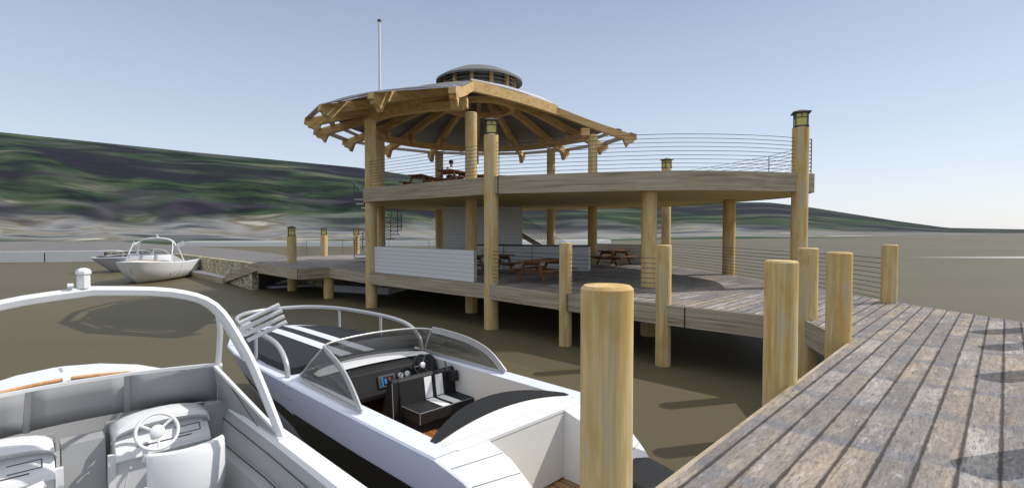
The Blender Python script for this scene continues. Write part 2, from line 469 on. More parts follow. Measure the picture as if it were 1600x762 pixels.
# bearing as tangent (x/y) -> distance to shore, distance to ridge, ridge height
shore = [(-2.2, 95), (-1.0, 104), (-.6, 112), (-.2, 116), (.1, 130), (.3, 165), (.62, 200), (.85, 300), (1.0, 380), (1.6, 420)]
ridge = [(-2.2, 240), (-1, 250), (-.3, 260), (0, 320), (.3, 420), (.6, 520), (.85, 800), (1.6, 1200)]
elev = [(-2.2, .225), (-1.25, .205), (-1, .190), (-.62, .151), (-.3, .121), (-.13, .096), (.06, .068), (.25, .053), (.42, .0535), (.5, .0535), (.575, .045), (.75, .0175), (.85, .004), (1.0, .001), (1.6, .0)]
NX, NV = 240, 26
bm = bmesh.new(); uvl = bm.loops.layers.uv.new('UVMap'); G = []
for i in range(NX+1):
    k = -2.2+3.8*i/NX
    s0, s1, e = interp(k, shore), interp(k, ridge), interp(k, elev)
    zr = 3.24+e*s1
    row = []
    for j in range(NV+1):
        v = j/NV
        y = s0+(s1-s0)*v*(.75+.25*v)
        prof = (.10*v/.25 if v < .25 else .10+.90*((v-.25)/.75)**.85)
        z = -.3+(zr+.3)*prof
        if .05 < v < .98: z += (math.sin(k*31+v*9)+math.sin(k*17-v*5+1))*.012*zr*math.sin(v*math.pi)
        row.append((bm.verts.new((k*y, y, z)), k*1.0, v))
    row.append((bm.verts.new((k*(s1+150), s1+150, -1)), k, 1.1))
    G.append(row)
for i in range(NX):
    for j in range(NV+1):
        q = [G[i][j], G[i+1][j], G[i+1][j+1], G[i][j+1]]
        f = bm.faces.new([a[0] for a in q]); f.smooth = True
        for lp, a in zip(f.loops, q): lp[uvl].uv = (a[1], min(a[2], 1))
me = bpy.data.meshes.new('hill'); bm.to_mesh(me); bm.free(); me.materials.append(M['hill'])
o = bpy.data.objects.new('hill', me); col.objects.link(o); tag(o, kind='structure')

# quay on the left: paved top, stone face, concrete face
def quay_prism(pts, name, mat, zb=-1):
    bb = MB(); bt = [bb.bm.verts.new((x, y, zb)) for x, y, z in pts]; tp = [bb.bm.verts.new(p) for p in pts]
    bb.bm.faces.new(tp); n = len(pts)
    for i in range(n): bb.bm.faces.new((bt[i], bt[(i+1) % n], tp[(i+1) % n], tp[i]))
    return bb.build(name, mat)
tag(quay_prism([(-13.75, 27.9, 1.44), (-14.3, 33, 1.44), (-17.8, 39, 1.42), (-31.5, 56, 1.2), (-70, 92, 1.1), (-190, 108, 1.1), (-190, 50.5, 1.05), (-50.8, 50.9, 1.05), (-42, 53.2, 1.05), (-37.6, 54.2, 1.05)], 'quay_ground', M['asphalt']), kind='structure')
def wall(name, pts, t, label, cat, mat, zb=-.6):
    bb = MB()
    for (x0, y0, z0), (x1, y1, z1) in zip(pts, pts[1:]):
        d = Vector((x1-x0, y1-y0)).normalized(); nx, ny = d.y*t, -d.x*t
        q = [(x0, y0), (x1, y1), (x1+nx, y1+ny), (x0+nx, y0+ny)]
        zz = [z0, z1, z1, z0]
        lo = [bb.bm.verts.new((a[0], a[1], zb)) for a in q]; hi = [bb.bm.verts.new((a[0], a[1], h)) for a, h in zip(q, zz)]
        bb.bm.faces.new(lo[::-1]); bb.bm.faces.new(hi)
        for i in range(4): bb.bm.faces.new((lo[i], lo[(i+1) % 4], hi[(i+1) % 4], hi[i]))
    return tag(bb.build(name, mat), label, cat)
wall('stone_retaining_wall', [(-37.7, 54.1, 1.06), (-13.75, 27.75, 1.45)], .35, 'tan rubble stone retaining wall running from the deck along the quay behind the moored boats', 'wall', M['stone'])
wall('stone_return_wall', [(-41.9, 53.0, 1.06), (-37.75, 53.95, 1.06)], .35, 'short sunlit rubble stone return at the far corner of the quay', 'wall', M['stone'])
wall('stone_abutment', [(-17.2, 36, 1.0), (-10.4, 29.0, 1.0)], .4, 'rubble stone abutment wall in the shade beneath the boardwalk corner', 'wall', M['stone'])
cw = thing('concrete_seawall', 'long pale concrete seawall with vertical joints at the far left water edge', 'wall')
xs = [-110, -96, -83, -71, -60, -52.5, -47, -42.0]
for i in range(len(xs)-1):
    x0, x1 = xs[i]+.05, xs[i+1]-.05
    yy = lambda x: interp(x, [(-110, 50.2), (-50.8, 50.6), (-42, 52.9)])
    MB().beam([(x0, yy(x0), .25), (x1, yy(x1), .25)], .5, 1.66).build('wall_panel', M['concrete'], cw)
    MB().beam([(x1+.01, yy(x1)+.05, .24), (x1+.09, yy(x1)+.05, .24)], .44, 1.6).build('joint', M['seam'], cw)
tag(MB().beam([(-64, 101, .4), (-40, 102, .4), (-8, 106, .4), (22, 118, .4)], 3, 1.1).build('white_breakwater', M['whitewall']), 'long low white breakwater across the water in front of the hillside', 'breakwater')
# floating landing and gangway
fl = thing('floating_landing', 'low floating landing with grey top beside the stone wall at the gangway foot', 'dock')
P = [(-17.4, 30.7), (-16.0, 32.3), (-24.4, 41.0), (-26.2, 39.2)]
MB().prism(offset(P, -.06), -.1, .372).build('float_top', M['slab'], fl)
MB().prism(P, -.15, .355).build('float_frame', M['fascia'], fl)
gw = thing('gangway', 'sloping wooden gangway leading from the boardwalk corner down to the floating landing', 'gangway')
a0, a1 = Vector((-13.35, 26.85, 1.42)), Vector((-17.3, 30.9, .42))
b0, b1 = Vector((-12.2, 28.3, 1.42)), Vector((-15.9, 32.2, .42))
up = Vector((0, 0, .06))
bb = MB(); bb.grid([[a0+up, b0+up], [a1+up, b1+up]]); bb.grid([[a0-up*.2, b0-up*.2], [a1-up*.2, b1-up*.2]]); bb.build('ramp_deck', M['slab'], gw)
for p, q in ((a0, a1), (b0, b1)):
    MB().beam([p-up*2, q-up*2], .12, .42).build('stringer', M['fascia'], gw)
tag(MB().prism([(-16.2, 30.2), (-13.4, 28.4), (-11.2, 29.4), (-11.0, 33), (-15, 34)], -.3, .10).build('concrete_apron', M['slab']), 'pale flat concrete apron at water level beneath the gangway', 'apron')
tag(MB().prism([(-9.9, 27.0), (-6.2, 25.6), (-5, 31), (-10, 33)], -.3, .34).build('concrete_footing', M['slab']), 'pale concrete footing block showing under the boardwalk left of the pavilion', 'footing')

b = MB()
for z in (0, -.12):
    b.face([(-17.5, 31.0, .12+z), (-14.4, 28.5, .85+z), (-14.0, 29.9, .62+z), (-15.6, 31.3, .22+z)])
tag(b.build('slipway', M['whitewall']), 'pale sloping slipway slab tucked under the gangway beside the boardwalk corner', 'slipway')
# ------------------------------------------------------------------ boardwalk (lower deck and dock)
D = Vector((.688, .726)); DR = Vector((.726, -.688))
L0 = Vector((1.06, 3.49)); lb = L0-D*8; rb = lb+DR*2.3
far = smoothpoly([(9.8, 9.6), (9.37, 12.3), (8.75, 17.6), (8.5, 19.6), (7.9, 24.0), (6.8, 27.6), (3.5, 32.5), (-1, 35.6), (-6, 37.2), (-10.5, 37.2), (-13.3, 35.5), (-14.0, 32)], 4)
LOW = [tuple(lb), tuple(rb), *far, (-13.2, 26.6), (-9.65, 23.1), (-8.6, 24.07), (-5.95, 21.3), (5.8, 10.07), (5.42, 8.09)]
# the straight front between the corner column and the bend follows the photo's gentle bow
front = smoothpoly([(-5.95, 21.3), (-.9, 16.76), (1.31, 14.37), (3.49, 12.24), (5.8, 10.07)], 1)
i0 = LOW.index((-5.95, 21.3)); LOW[i0:i0+2] = front
# counter-clockwise order
def area(p): return sum(p[i-1][0]*p[i][1]-p[i][0]*p[i-1][1] for i in range(len(p)))/2
if area(LOW) < 0: LOW = LOW[::-1]
ld = thing('boardwalk', 'weathered plank boardwalk and dock running from the foreground round under the pavilion', 'boardwalk')
MB().prism(LOW, 1.40, 1.48).build('planking', M['deck'], ld)
MB().prism(offset(LOW, -.2), 1.08, 1.398).build('framing', M['soffit'], ld)
def ribbon(poly, t, z0, z1, name, mat, parent, closed=True, out=0):
    A = offset(poly, out, closed); B = offset(poly, out-t, closed); n = len(poly); bb = MB()
    m = n if closed else n-1
    rows = [[(A[i][0], A[i][1], z0), (A[i][0], A[i][1], z1), (B[i][0], B[i][1], z1), (B[i][0], B[i][1], z0)] for i in range(n)]
    if closed: rows.append(rows[0])
    bb.grid(rows, True)
    if not closed:
        bb.face(rows[0]); bb.face(rows[-1])
    return bb.build(name, mat, parent)
ribbon(LOW, .10, 1.00, 1.472, 'fascia', M['fascia'], ld, True, .045)
for (x, y) in [(-5.95, 21.3), (-9.65, 23.1), (-8.6, 24.07), (1.55, 14.12), (4.0, 11.76), (5.84, 10.02)]:
    MB().box((x, y, 1.236), (.016, .02, .475)).build('fascia_joint', M['seam'], ld, loc=(-.035, -.045, 0))

# ------------------------------------------------------------------ piles, columns, lanterns
def make_pile(name, x, y, r, z0, z1, label, cat, group):
    bb = MB(); H_ = z1-z0
    prof = [(r, 0)] + [(r*(1+.006*math.sin(i*2.1)), H_*i/6) for i in range(1, 6)] + [(r, H_-.02), (r-.02, H_), (0, H_)]
    prof = [(0, 0)] + prof
    bb.lathe([(q, z) for q, z in prof], 32)
    o = bb.build(name, M['pile'], smooth=40); o.location = (x, y, z0)
    return tag(o, label, cat, group)
piles = [
    (.61, 3.28, .168, 'large golden log piling nearest the camera in front of the black and white boat'),
    (3.13, 5.94, .18, 'log piling at the dock edge, second nearest along the plank walkway'),
    (5.2, 8.12, .18, 'log piling where the plank dock edge meets the bend of the boardwalk'),
    (5.86, 10.12, .18, 'log piling standing at the outer corner of the boardwalk bend'),
    (9.12, 12.35, .165, 'log piling alone at the far right edge of the boardwalk against open water'),
    (3.62, 12.2, .18, 'log piling at the right end of the front cable railing'),
    (1.5, 14.3, .18, 'log piling in front of the picnic tables halfway along the front cable railing'),
]
for x, y, r, lab in piles: make_pile('dock_piling', x, y, r, -.6, 2.885, lab, 'piling', 'log pilings along the boardwalk')
for (x, y), lab in zip([(4.9, 4.1), (7.15, 6.4), (8.6, 7.95), (9.5, 9.1)], ['nearest the camera', 'second from the camera', 'third from the camera', 'farthest from the camera']):
    make_pile('dock_piling', x, y, .18, -.6, 2.885, 'log piling on the right edge of the dock out of frame, '+lab, 'piling', 'log pilings beyond the right edge of the dock')
cols = [
    (-5.9, 21.45, 7.80, 'tall round timber column at the left front corner of the pavilion'),
    (-1.6, 20.1, 7.80, 'tall round timber column under the rafter end that points at the camera'),
    (4.1, 26.1, 8.05, 'tall round timber column under the right hand end of the pavilion roof'),
    (2.2, 29.0, 7.80, 'tall round timber column at the right rear of the pavilion, left of the rightmost one'),
    (-4.25, 30.0, 7.80, 'tall round timber column at the rear of the pavilion beside the seated person'),
    (-6.75, 26.3, 7.80, 'tall round timber column mostly hidden right behind the left front corner column'),
    (-1.25, 30.9, 7.80, 'tall round timber column at the back centre of the pavilion hidden behind the lantern post'),
    (4.2, 15.7, 4.42, 'thick round timber column holding up the front of the upper deck beside the picnic tables'),
    (8.6, 20.3, 4.42, 'round timber column standing apart under the right part of the upper deck'),
    (-8.72, 24.3, 1.05, 'short round timber column under the notch of the boardwalk, ending below the planks'),
]
for x, y, z, lab in cols: make_pile('timber_column', x, y, .235, -.6, z, lab, 'column', 'round timber columns of the pavilion')
lp = [
    (-.68, 16.75, 6.33, 'tall timber post with a lantern rising in front of the pavilion roof'),
    (8.83, 15.75, 6.36, 'tall timber lantern post at the pointed right corner of the upper deck'),
    (8.0, 26.6, 6.41, 'timber lantern post at the far right side of the upper deck'),
    (-11.75, 27.3, 2.92, 'short timber lantern post nearest the camera on the left boardwalk'),
    (-12.75, 34.7, 2.90, 'short timber lantern post in the middle of the three on the left boardwalk'),
    (-10.95, 36.0, 2.90, 'short timber lantern post closest to the spiral staircase on the left boardwalk'),
]
for x, y, z, lab in lp: make_pile('lantern_post', x, y, .235, -.6, z, lab, 'post', 'timber posts that carry lanterns')
lan = thing('post_lantern', 'bronze amber lantern on the tall post in front of the pavilion roof', 'lantern', (-.68, 16.75, 6.33), R(8), 'amber lanterns on the timber posts')
MB().box((0, 0, .015), (.40, .40, .03)).build('base_plate', M['iron'], lan)
bb = MB()
for sx in (-1, 1):
    for sy in (-1, 1): bb.box((sx*.165, sy*.165, .225), (.035, .035, .39))
for z in (.03+.01, .29, .42):
    for s_ in (-1, 1):
        bb.box((0, s_*.165, z), (.295, .026, .022)); bb.box((s_*.165, 0, z), (.026, .295, .022))
for s_ in (-1, 1):
    bb.box((0, s_*.165, .355), (.02, .026, .108)); bb.box((s_*.165, 0, .355), (.026, .02, .108))
bb.build('lantern_frame', M['iron'], lan)
for k in range(4):
    MB().box((math.cos(k*math.pi/2)*.158, math.sin(k*math.pi/2)*.158, .23), (.008, .29, .37), k*math.pi/2).build('glass_pane', M['lamp'], lan)
bb = MB(); q = .26
bb.box((0, 0, .44), (.50, .50, .03))
bb.grid([[(-q+.02, -q+.02, .455), (q-.02, -q+.02, .455), (q-.02, q-.02, .455), (-q+.02, q-.02, .455)], [(-.03, -.03, .54), (.03, -.03, .54), (.03, .03, .54), (-.03, .03, .54)]], True)
bb.face([(-.03, -.03, .54), (.03, -.03, .54), (.03, .03, .54), (-.03, .03, .54)])
bb.build('lantern_cap', M['iron'], lan)
for (x, y, z, _), lab, rz in zip(lp[1:], [
    'bronze amber lantern on the post at the pointed right corner of the upper deck',
    'small looking bronze lantern showing just above the far edge of the upper deck',
    'bronze lantern on the nearest short post of the left boardwalk',
    'bronze lantern on the middle short post of the left boardwalk',
    'bronze lantern on the short post beside the spiral staircase'], (70, 20, 25, 20, 20)):
    again(lan, lab, (x, y, z), R(rz))

# ------------------------------------------------------------------ upper deck
UP = [(-6.1, 21.3), (-.45, 16.5)] + smoothpoly([(-.43, 16.48), (1.95, 15.65), (3.8, 15.15), (5.25, 15.0), (7.2, 15.2), (9.3, 15.85)], 4)[1:] \
    + smoothpoly([(9.3, 15.85), (9.95, 18.3), (9.5, 21.0), (8.3, 24.6), (6.3, 27.4), (2.9, 29.6), (-1.5, 31.6), (-4.6, 31.0), (-6.6, 29.0), (-7.15, 25.3), (-6.1, 21.3)], 4)[1:-1]
if area(UP) < 0: UP = UP[::-1]
ud = thing('upper_deck', 'raised weathered timber terrace with a curved fascia on columns above the picnic area', 'deck')
MB().prism(UP, 4.89, 4.97).build('planking', M['deck'], ud)
MB().prism(offset(UP, -.08), 4.42, 4.888).build('soffit', M['soffit'], ud)
ribbon(UP, .10, 4.395, 4.965, 'fascia', M['fascia'], ud, True, .03)
for (x, y) in [(-.45, 16.5)]:
    MB().box((x, y-.04, 4.68), (.02, .03, .572), R(-12)).build('fascia_joint', M['seam'], ud)

def cable_rail(path, zd, label, posts, n=9, h=1.07, r=.0085):
    t = thing('cable_railing', label, 'railing', (path[0][0], path[0][1], zd))
    x0, y0 = path[0][:2]
    for k in range(n):
        z = .10+(h-.10)*k/(n-1)
        MB().tube([(p[0]-x0, p[1]-y0, z) for p in path], r, 5).build('cable', M['cable'], t, smooth=60)
    for x, y in posts:
        MB().box((x-x0, y-y0, h/2), (.022, .022, h)).build('rail_post', M['cable'], t)
    return t
# the railing of the upper deck runs a little inside its edge
UR = offset(UP, -.06)
ki = min(range(len(UR)), key=lambda i: (UR[i][0]+6.1)**2+(UR[i][1]-21.3)**2)
UR = UR[ki:]+UR[:ki]
kc = min(range(len(UR)), key=lambda i: (UR[i][0]-9.3)**2+(UR[i][1]-15.85)**2)
cable_rail(UR[:kc+1], 4.97, 'cable railing along the front of the upper deck from the pavilion to the lantern corner', [UR[kc], UR[1]])
cable_rail(UR[kc:kc+28], 4.97, 'cable railing sweeping round the far side of the upper deck behind the lantern corner', [UR[kc+i] for i in (6, 14, 22)])
cable_rail([(-1.0, 16.95), (1.42, 14.36), (3.52, 12.33)], 1.48, 'cable railing along the boardwalk edge in front of the picnic tables', [(-1.0, 16.95), (3.52, 12.33), (-1.25, 17.2)])
fr_ = [p for p in far]
cable_rail([(9.0, 12.35)]+[(p[0]-.12, p[1]) for p in far if 12.6 < p[1] < 27], 1.48, 'cable railing along the right hand water edge of the boardwalk behind the columns', [])
cable_rail([(p[0], p[1]-.15) for p in far if p[1] > 33.5 and p[0] < 1], 1.48, 'cable railing along the far edge of the boardwalk behind the spiral staircase', [(-12.0, 36.3), (-8.9, 37.0), (-6, 37.0), (-3, 36.2)])
cable_rail([(-14.0, 34.9), (-13.95, 32.6)], 1.48, 'short cable railing at the left end of the boardwalk beside the paved quay', [(-14.0, 34.9), (-13.95, 32.6)])

# low siding wall, service core, bar, rear low wall
def siding_box(name, label, cat, p0, p1, depth, z0, z1, cap=None):
    d = (Vector(p1)-Vector(p0)); L = d.length; rz = math.atan2(d.y, d.x)
    t = thing(name, label, cat, (p0[0], p0[1], z0), rz)
    MB().box((L/2, depth/2, (z1-z0)/2), (L, depth, z1-z0)).build('siding', M['siding'], t)
    if cap: MB().box((L/2, depth/2, z1-z0+.03), (L+cap, depth+cap, .056)).build('cap', M[ 'counter' if name == 'bar_counter' else 'palepanel'], t)
    return t
siding_box('siding_wall', 'low white lap siding wall at the front left edge of the boardwalk', 'wall', (-5.72, 21.27), (-1.28, 17.17), .12, 1.48, 2.55)
siding_box('service_core', 'tall white lap siding block reaching the underside of the upper deck', 'building', (-3.35, 25.0), (.5, 25.0), 2.6, 1.48, 4.40)
bar = siding_box('bar_counter', 'long white sided bar with a thin dark slate counter behind the picnic tables', 'bar', (-1.9, 23.3), (3.24, 21.75), .7, 1.48, 2.52, .12)
for x in (1.6, 2.9, 4.2): MB().box((x, -.004, .52), (.02, .02, 1.03)).build('panel_joint', M['seam'], bar)
siding_box('siding_wall', 'low white lap siding wall behind the farther picnic table', 'wall', (4.4, 28.4), (7.15, 25.75), .12, 1.48, 2.50)

# spiral staircase
sc_ = thing('spiral_staircase', 'slender steel spiral staircase behind the left front pavilion column', 'staircase', (-7.55, 28.9, 1.48))
MB().tube([(0, 0, 0), (0, 0, 4.5)], .05, 10).build('newel_pole', M['steel'], sc_)
NT_ = 16; rail = []; rail2 = []
for k in range(NT_):
    a = R(200)+R(345)*k/(NT_-1); z = .22+3.27*k/(NT_-1)
    p1 = (math.cos(a-.2)*1.3, math.sin(a-.2)*1.3); p2 = (math.cos(a+.2)*1.3, math.sin(a+.2)*1.3)
    q1 = (math.cos(a-.6)*.06, math.sin(a-.6)*.06); q2 = (math.cos(a+.6)*.06, math.sin(a+.6)*.06)
    MB().prism([q1, p1, p2, q2], z-.06, z).build('tread', M['steel'], sc_)
    MB().tube([(math.cos(a)*1.3, math.sin(a)*1.3, z-.03), (math.cos(a)*1.3, math.sin(a)*1.3, z+.95)], .02, 6).build('baluster', M['cable'], sc_)
for dz in (.95, .8, .65, .5, .35, .2):
    MB().tube([(math.cos(R(200)+R(345)*k/60)*1.32, math.sin(R(200)+R(345)*k/60)*1.32, .22+3.27*k/60+dz) for k in range(61)], .03 if dz == .95 else .014, 6).build('handrail' if dz == .95 else 'guard_cable', M['steel'] if dz == .95 else M['cable'], sc_, smooth=60)
# straight service stair behind the core
st = thing('straight_staircase', 'straight flight of stairs with sloping cable rails emerging from behind the white core', 'staircase', (3.0, 28.3, 1.48), R(180))
for k in range(10):
    MB().box((.25+k*.28, 0, .17*(k+1)), (.30, 1.0, .05)).build('tread', M['fascia'], st)
for s_ in (-1, 1):
    MB().beam([(0, s_*.52, 0), (3.1, s_*.52, 1.85)], .05, .25).build('stringer', M['fascia'], st)
    for j in range(9):
        MB().tube([(0, s_*.55, .15+j*.11), (3.1, s_*.55, 2.0+j*.11)], .0085, 5).build('cable', M['cable'], st)

# ------------------------------------------------------------------ pavilion roof
C0 = (-1.6, 25.4)
rf = thing('pavilion_roof', 'open fan shaped timber pavilion roof of curved rafters with a round vented cupola', 'roof', (C0[0], C0[1], 0))
topz = [(0, 10.1), (1.2, 10.0), (2.2, 9.83), (3.2, 9.58), (4.3, 9.22), (5.4, 8.82), (6.6, 8.45), (7.4, 8.22), (8.0, 8.05)]
def zt(r): return interp(r, topz)
azs = [7+22.5*k for k in range(12)]+[267.0]
azs = [7, 29, 51, 73, 95, 117, 139, 161, 183, 202, 223, 245, 267]
raft_top = [(r_, zt(r_)) for r_ in (1.45, 2.2, 3.2, 4.3, 5.4, 6.6, 7.4, 8.0)]
prof = raft_top + [(8.03, 7.84), (7.90, 7.80), (7.86, 7.70), (7.74, 7.68), (7.62, 7.62), (7.54, 7.50), (7.50, 7.46), (7.3, zt(7.3)-.38)] + [(r_, zt(r_)-.38) for r_ in (6.6, 5.4, 4.3, 3.2, 2.2, 1.45)]
for az in azs:
    t_ = MB()
    t_.slab(prof, lambda a, bb_, c: (a, c, bb_), .24 if az != 267 else .26)
    o = t_.build('rafter', M['beam'], rf, bevel=.012); o.rotation_euler = (0, 0, R(az))
    k_ = MB().box((5.33, 0, 8.17), (.42, .30, .36)).build('bearing_block', M['beam'], rf); k_.rotation_euler = (0, 0, R(az))
def arc(r_, z, a0=7, a1=267, n=52): return [(r_*math.cos(R(a0+(a1-a0)*i/n)), r_*math.sin(R(a0+(a1-a0)*i/n)), z) for i in range(n+1)]
MB().beam(arc(5.33, 8.06), .24, .32).build('ring_beam', M['beam'], rf)
# hub ring
bb = MB(); bb.lathe([(1.5, 9.12), (1.78, 9.12), (1.78, 9.36), (1.5, 9.36), (1.5, 9.12)], 48); bb.build('hub_ring', M['beam'], rf, smooth=40)
# roofing sheet (open over the front right quarter)
def sheet(prof_, a0, a1, t, name, mat, n=60):
    bb = MB(); rows = []
    for a in ([R(q) for q in n] if isinstance(n, list) else [R(a0+(a1-a0)*i/n) for i in range(n+1)]):
        loop = [(r_, z) for r_, z in prof_]+[(r_, z-t) for r_, z in prof_[::-1]]
        rows.append([(r_*math.cos(a), r_*math.sin(a), z) for r_, z in loop])
    bb.grid(rows, True); bb.face(rows[0]); bb.face(rows[-1])
    return bb.build(name, mat, rf, smooth=35)
sheet([(1.5, 10.02), (2.4, 9.84), (3.3, 9.60), (4.3, 9.27), (5.4, 8.87), (6.0, 8.69), (6.75, 8.47)], 8, 268, .05, 'roof_sheet', M['metalroof'])
# edge beam and pale roofing across the open front right corner
E0, E1 = Vector((3.25*math.cos(R(267)), 3.25*math.sin(R(267)))), Vector((3.85*math.cos(R(7)), 3.85*math.sin(R(7))))
ev = [(E0.x+(E1.x-E0.x)*k/12, E0.y+(E1.y-E0.y)*k/12, 9.36+.10*math.sin(math.pi*(.15+.8*k/12))-.16*(k/12)) for k in range(13)]
MB().beam(ev, .22, .46).build('edge_beam', M['beam'], rf)
bb = MB(); rows = []
for k, p in enumerate(ev):
    o_ = Vector((p[0], p[1])); u_ = o_.normalized(); i_ = u_*1.5; o2 = o_+Vector((.707, -.707))*.10*math.sin(math.pi*k/12)
    m1 = i_.lerp(o2, .35); m2 = i_.lerp(o2, .7)
    up = [(i_.x, i_.y, 10.04), (m1.x, m1.y, 9.99), (m2.x, m2.y, 9.86), (o2.x, o2.y, p[2]+.30)]
    rows.append(up+[(a, b_, z-.04) for a, b_, z in up[::-1]])
bb.grid(rows, True); bb.face(rows[0]); bb.face(rows[-1]); bb.build('pale_roof_sheet', M['palepanel'], rf, smooth=35)
for az in range(40, 268, 7):
    q = MB().beam([(r_, 0, z+.012) for r_, z in [(1.5, 10.02), (2.4, 9.84), (3.3, 9.60), (4.3, 9.27), (5.4, 8.87), (6.75, 8.47)]], .03, .03).build('standing_seam', M['metalroof'], rf); q.rotation_euler = (0, 0, R(az))
for r0, r1 in ((7.66, 8.0), (6.98, 7.22)):
    sheet([(r0, zt(r0)+.045), (r1, zt(r1)+.045)], 5, 269, .04, 'eave_strip', M['palepanel'], [5.5]+azs[1:-1]+[268])
for az0 in (202, 223):
    sheet([(7.2, zt(7.2)+.06), (7.7, zt(7.7)+.06)], az0+22 if az0 == 223 else az0+21, az0+(44 if az0 == 223 else 43), .03, 'eave_panel', M['palepanel'], 8)
# cupola
for k in range(12):
    a = R(7+30*k-7+22)
    MB().box((1.72*math.cos(a), 1.72*math.sin(a), 10.3), (.13, .16, .72), a).build('cupola_post', M['beam'], rf)
for z in (10.13, 10.32, 10.51):
    MB().lathe([(1.60, z), (1.72, z-.05), (1.73, z-.035), (1.61, z+.015), (1.60, z)], 48).build('louvre', M['palepanel'], rf, smooth=30)
MB().lathe([(1.50, 9.98), (1.56, 9.98), (1.56, 10.62), (1.50, 10.62), (1.50, 9.98)], 48).build('louvre_backing', M['metalroof'], rf, smooth=40)
MB().lathe([(0, 11.22), (.6, 11.16), (1.2, 10.98), (1.75, 10.73), (2.12, 10.50), (2.12, 10.40), (1.75, 10.58), (0, 10.9)], 32).build('cupola_cap', M['metalroof'], rf, smooth=14)

fp = thing('flagpole', 'tall bare white flagpole rising behind the pavilion roof', 'flagpole', (-8.2, 32, 1.48))
MB().tube([(0, 0, 0), (0, 0, 5), (0, 0, 14.6)], [.10, .095, .075], 14).build('mast', M['pole'], fp, smooth=40)
MB().lathe([(0, 14.58), (.12, 14.6), (.13, 14.68), (.05, 14.76), (0, 14.78)], 14).build('truck', M['iron'], fp, smooth=40)

# ------------------------------------------------------------------ picnic tables
def make_picnic():
    t = thing('picnic_table', 'x', 'picnic table', group='redwood picnic tables')
    bb = MB()
    for i in range(5): bb.box((0, -.30+.15*i, .725), (1.9, .138, .045))
    bb.build('tabletop', M['picnic'], t, bevel=.006)
    for s_ in (-1, 1):
        bb = MB()
        for i in range(2): bb.box((0, s_*(.60+.145*i), .435), (1.9, .135, .045))
        bb.build('bench', M['picnic'], t, bevel=.006)
    for x in (-.62, .62):
        bb = MB().slab([(-.34, .70), (.34, .70), (.24, .58), (-.24, .58)], lambda a, c, e, x=x: (x+e, a, c), .05); bb.build('top_batten', M['picnic'], t)
        MB().box((x, 0, .365), (.05, 1.5, .10)).build('cross_beam', M['picnic'], t)
        for s_ in (-1, 1):
            bb = MB().slab([(s_*.20, .70), (s_*.31, .70), (s_*.62, 0), (s_*.51, 0)], lambda a, c, e, x=x: (x+.052*(1 if x > 0 else -1)+e, a, c), .05)
            bb.build('leg', M['picnic'], t)
    return t
pt = make_picnic()
pt.location = (1.05, 17.35, 1.48); pt.rotation_euler = (0, 0, R(52)); pt['label'] = 'redwood picnic table nearest the front cable railing on the lower level'
again(pt, 'redwood picnic table on the lower level in front of the rear low siding wall', (5.1, 25.6, 1.48), R(48))
again(pt, 'redwood picnic table on the lower level close to the bar, left of the nearest table', (-.85, 20.6, 1.48), R(35))
again(pt, 'redwood picnic table on the upper deck with the person sitting at it', (-2.35, 21.9, 4.97), R(62))
again(pt, 'redwood picnic table on the upper deck at the far left behind the railing', (-4.1, 23.9, 4.97), R(75))
again(pt, 'redwood picnic table on the upper deck just right of the camera facing rafter column', (-.9, 23.6, 4.97), R(20))

# ------------------------------------------------------------------ seated person
pr = thing('person', 'person with black hair and a white shirt seated on the upper deck', 'person', (-2.72, 22.75, 4.97), R(-35))
def skinned(name, verts, edges, rad, mat, parent, sub=2):
    me = bpy.data.meshes.new(name); me.from_pydata(verts, edges, []); me.materials.append(mat)
    o = bpy.data.objects.new(name, me); col.objects.link(o); o.parent = parent
    m = o.modifiers.new('skin', 'SKIN'); m.use_smooth_shade = True
    for v, r_ in zip(me.skin_vertices[0].data, rad): v.radius = (r_, r_)
    me.skin_vertices[0].data[0].use_root = True
    s_ = o.modifiers.new('sub', 'SUBSURF'); s_.levels = sub; s_.render_levels = sub
    return o
V = [(0, 0, .56), (0, .01, .72), (.02, 0, .92), (.03, 0, 1.02), (.04, 0, 1.10), (.06, 0, 1.2), (.06, 0, 1.29),
     (.02, .17, .98), (.10, .24, .76), (.34, .15, .76), (.42, .12, .76),
     (.02, -.17, .98), (.10, -.24, .76), (.34, -.15, .76), (.42, -.12, .76),
     (.05, .10, .53), (.42, .12, .52), (.44, .12, .10), (.56, .12, .04),
     (.05, -.10, .53), (.42, -.12, .52), (.44, -.12, .10), (.56, -.12, .04)]
E_ = [(0, 1), (1, 2), (2, 3), (3, 4), (4, 5), (5, 6), (2, 7), (7, 8), (8, 9), (9, 10), (2, 11), (11, 12), (12, 13), (13, 14), (0, 15), (15, 16), (16, 17), (17, 18), (0, 19), (19, 20), (20, 21), (21, 22)]
RD = [.14, .125, .14, .06, .055, .085, .075, .06, .045, .035, .03, .06, .045, .035, .03, .09, .07, .045, .035, .09, .07, .045, .035]
skinned('body', V, E_, RD, M['skin'], pr)
V2 = V[:3]+[V[7], V[8], V[11], V[12]]
skinned('shirt', [V[0], V[1], V[2], (.025, 0, 1.0), V[7], (.085, .222, .82), V[11], (.085, -.222, .82)], [(0, 1), (1, 2), (2, 3), (2, 4), (4, 5), (2, 6), (6, 7)], [.155, .145, .165, .08, .078, .06, .078, .06], M['shirt'], pr)
skinned('trousers', [V[0], V[15], V[16], V[17], V[19], V[20], V[21]], [(0, 1), (1, 2), (2, 3), (0, 4), (4, 5), (5, 6)], [.15, .105, .085, .06, .105, .085, .06], M['trousers'], pr)
bb = MB(); bmesh.ops.create_uvsphere(bb.bm, u_segments=20, v_segments=12, radius=1, matrix=Matrix.Translation((.035, 0, 1.265)) @ Matrix.Rotation(R(-18), 4, 'Y') @ Matrix.Diagonal((.112, .098, .105, 1)))
bb.build('hair', M['hair'], pr, smooth=180)
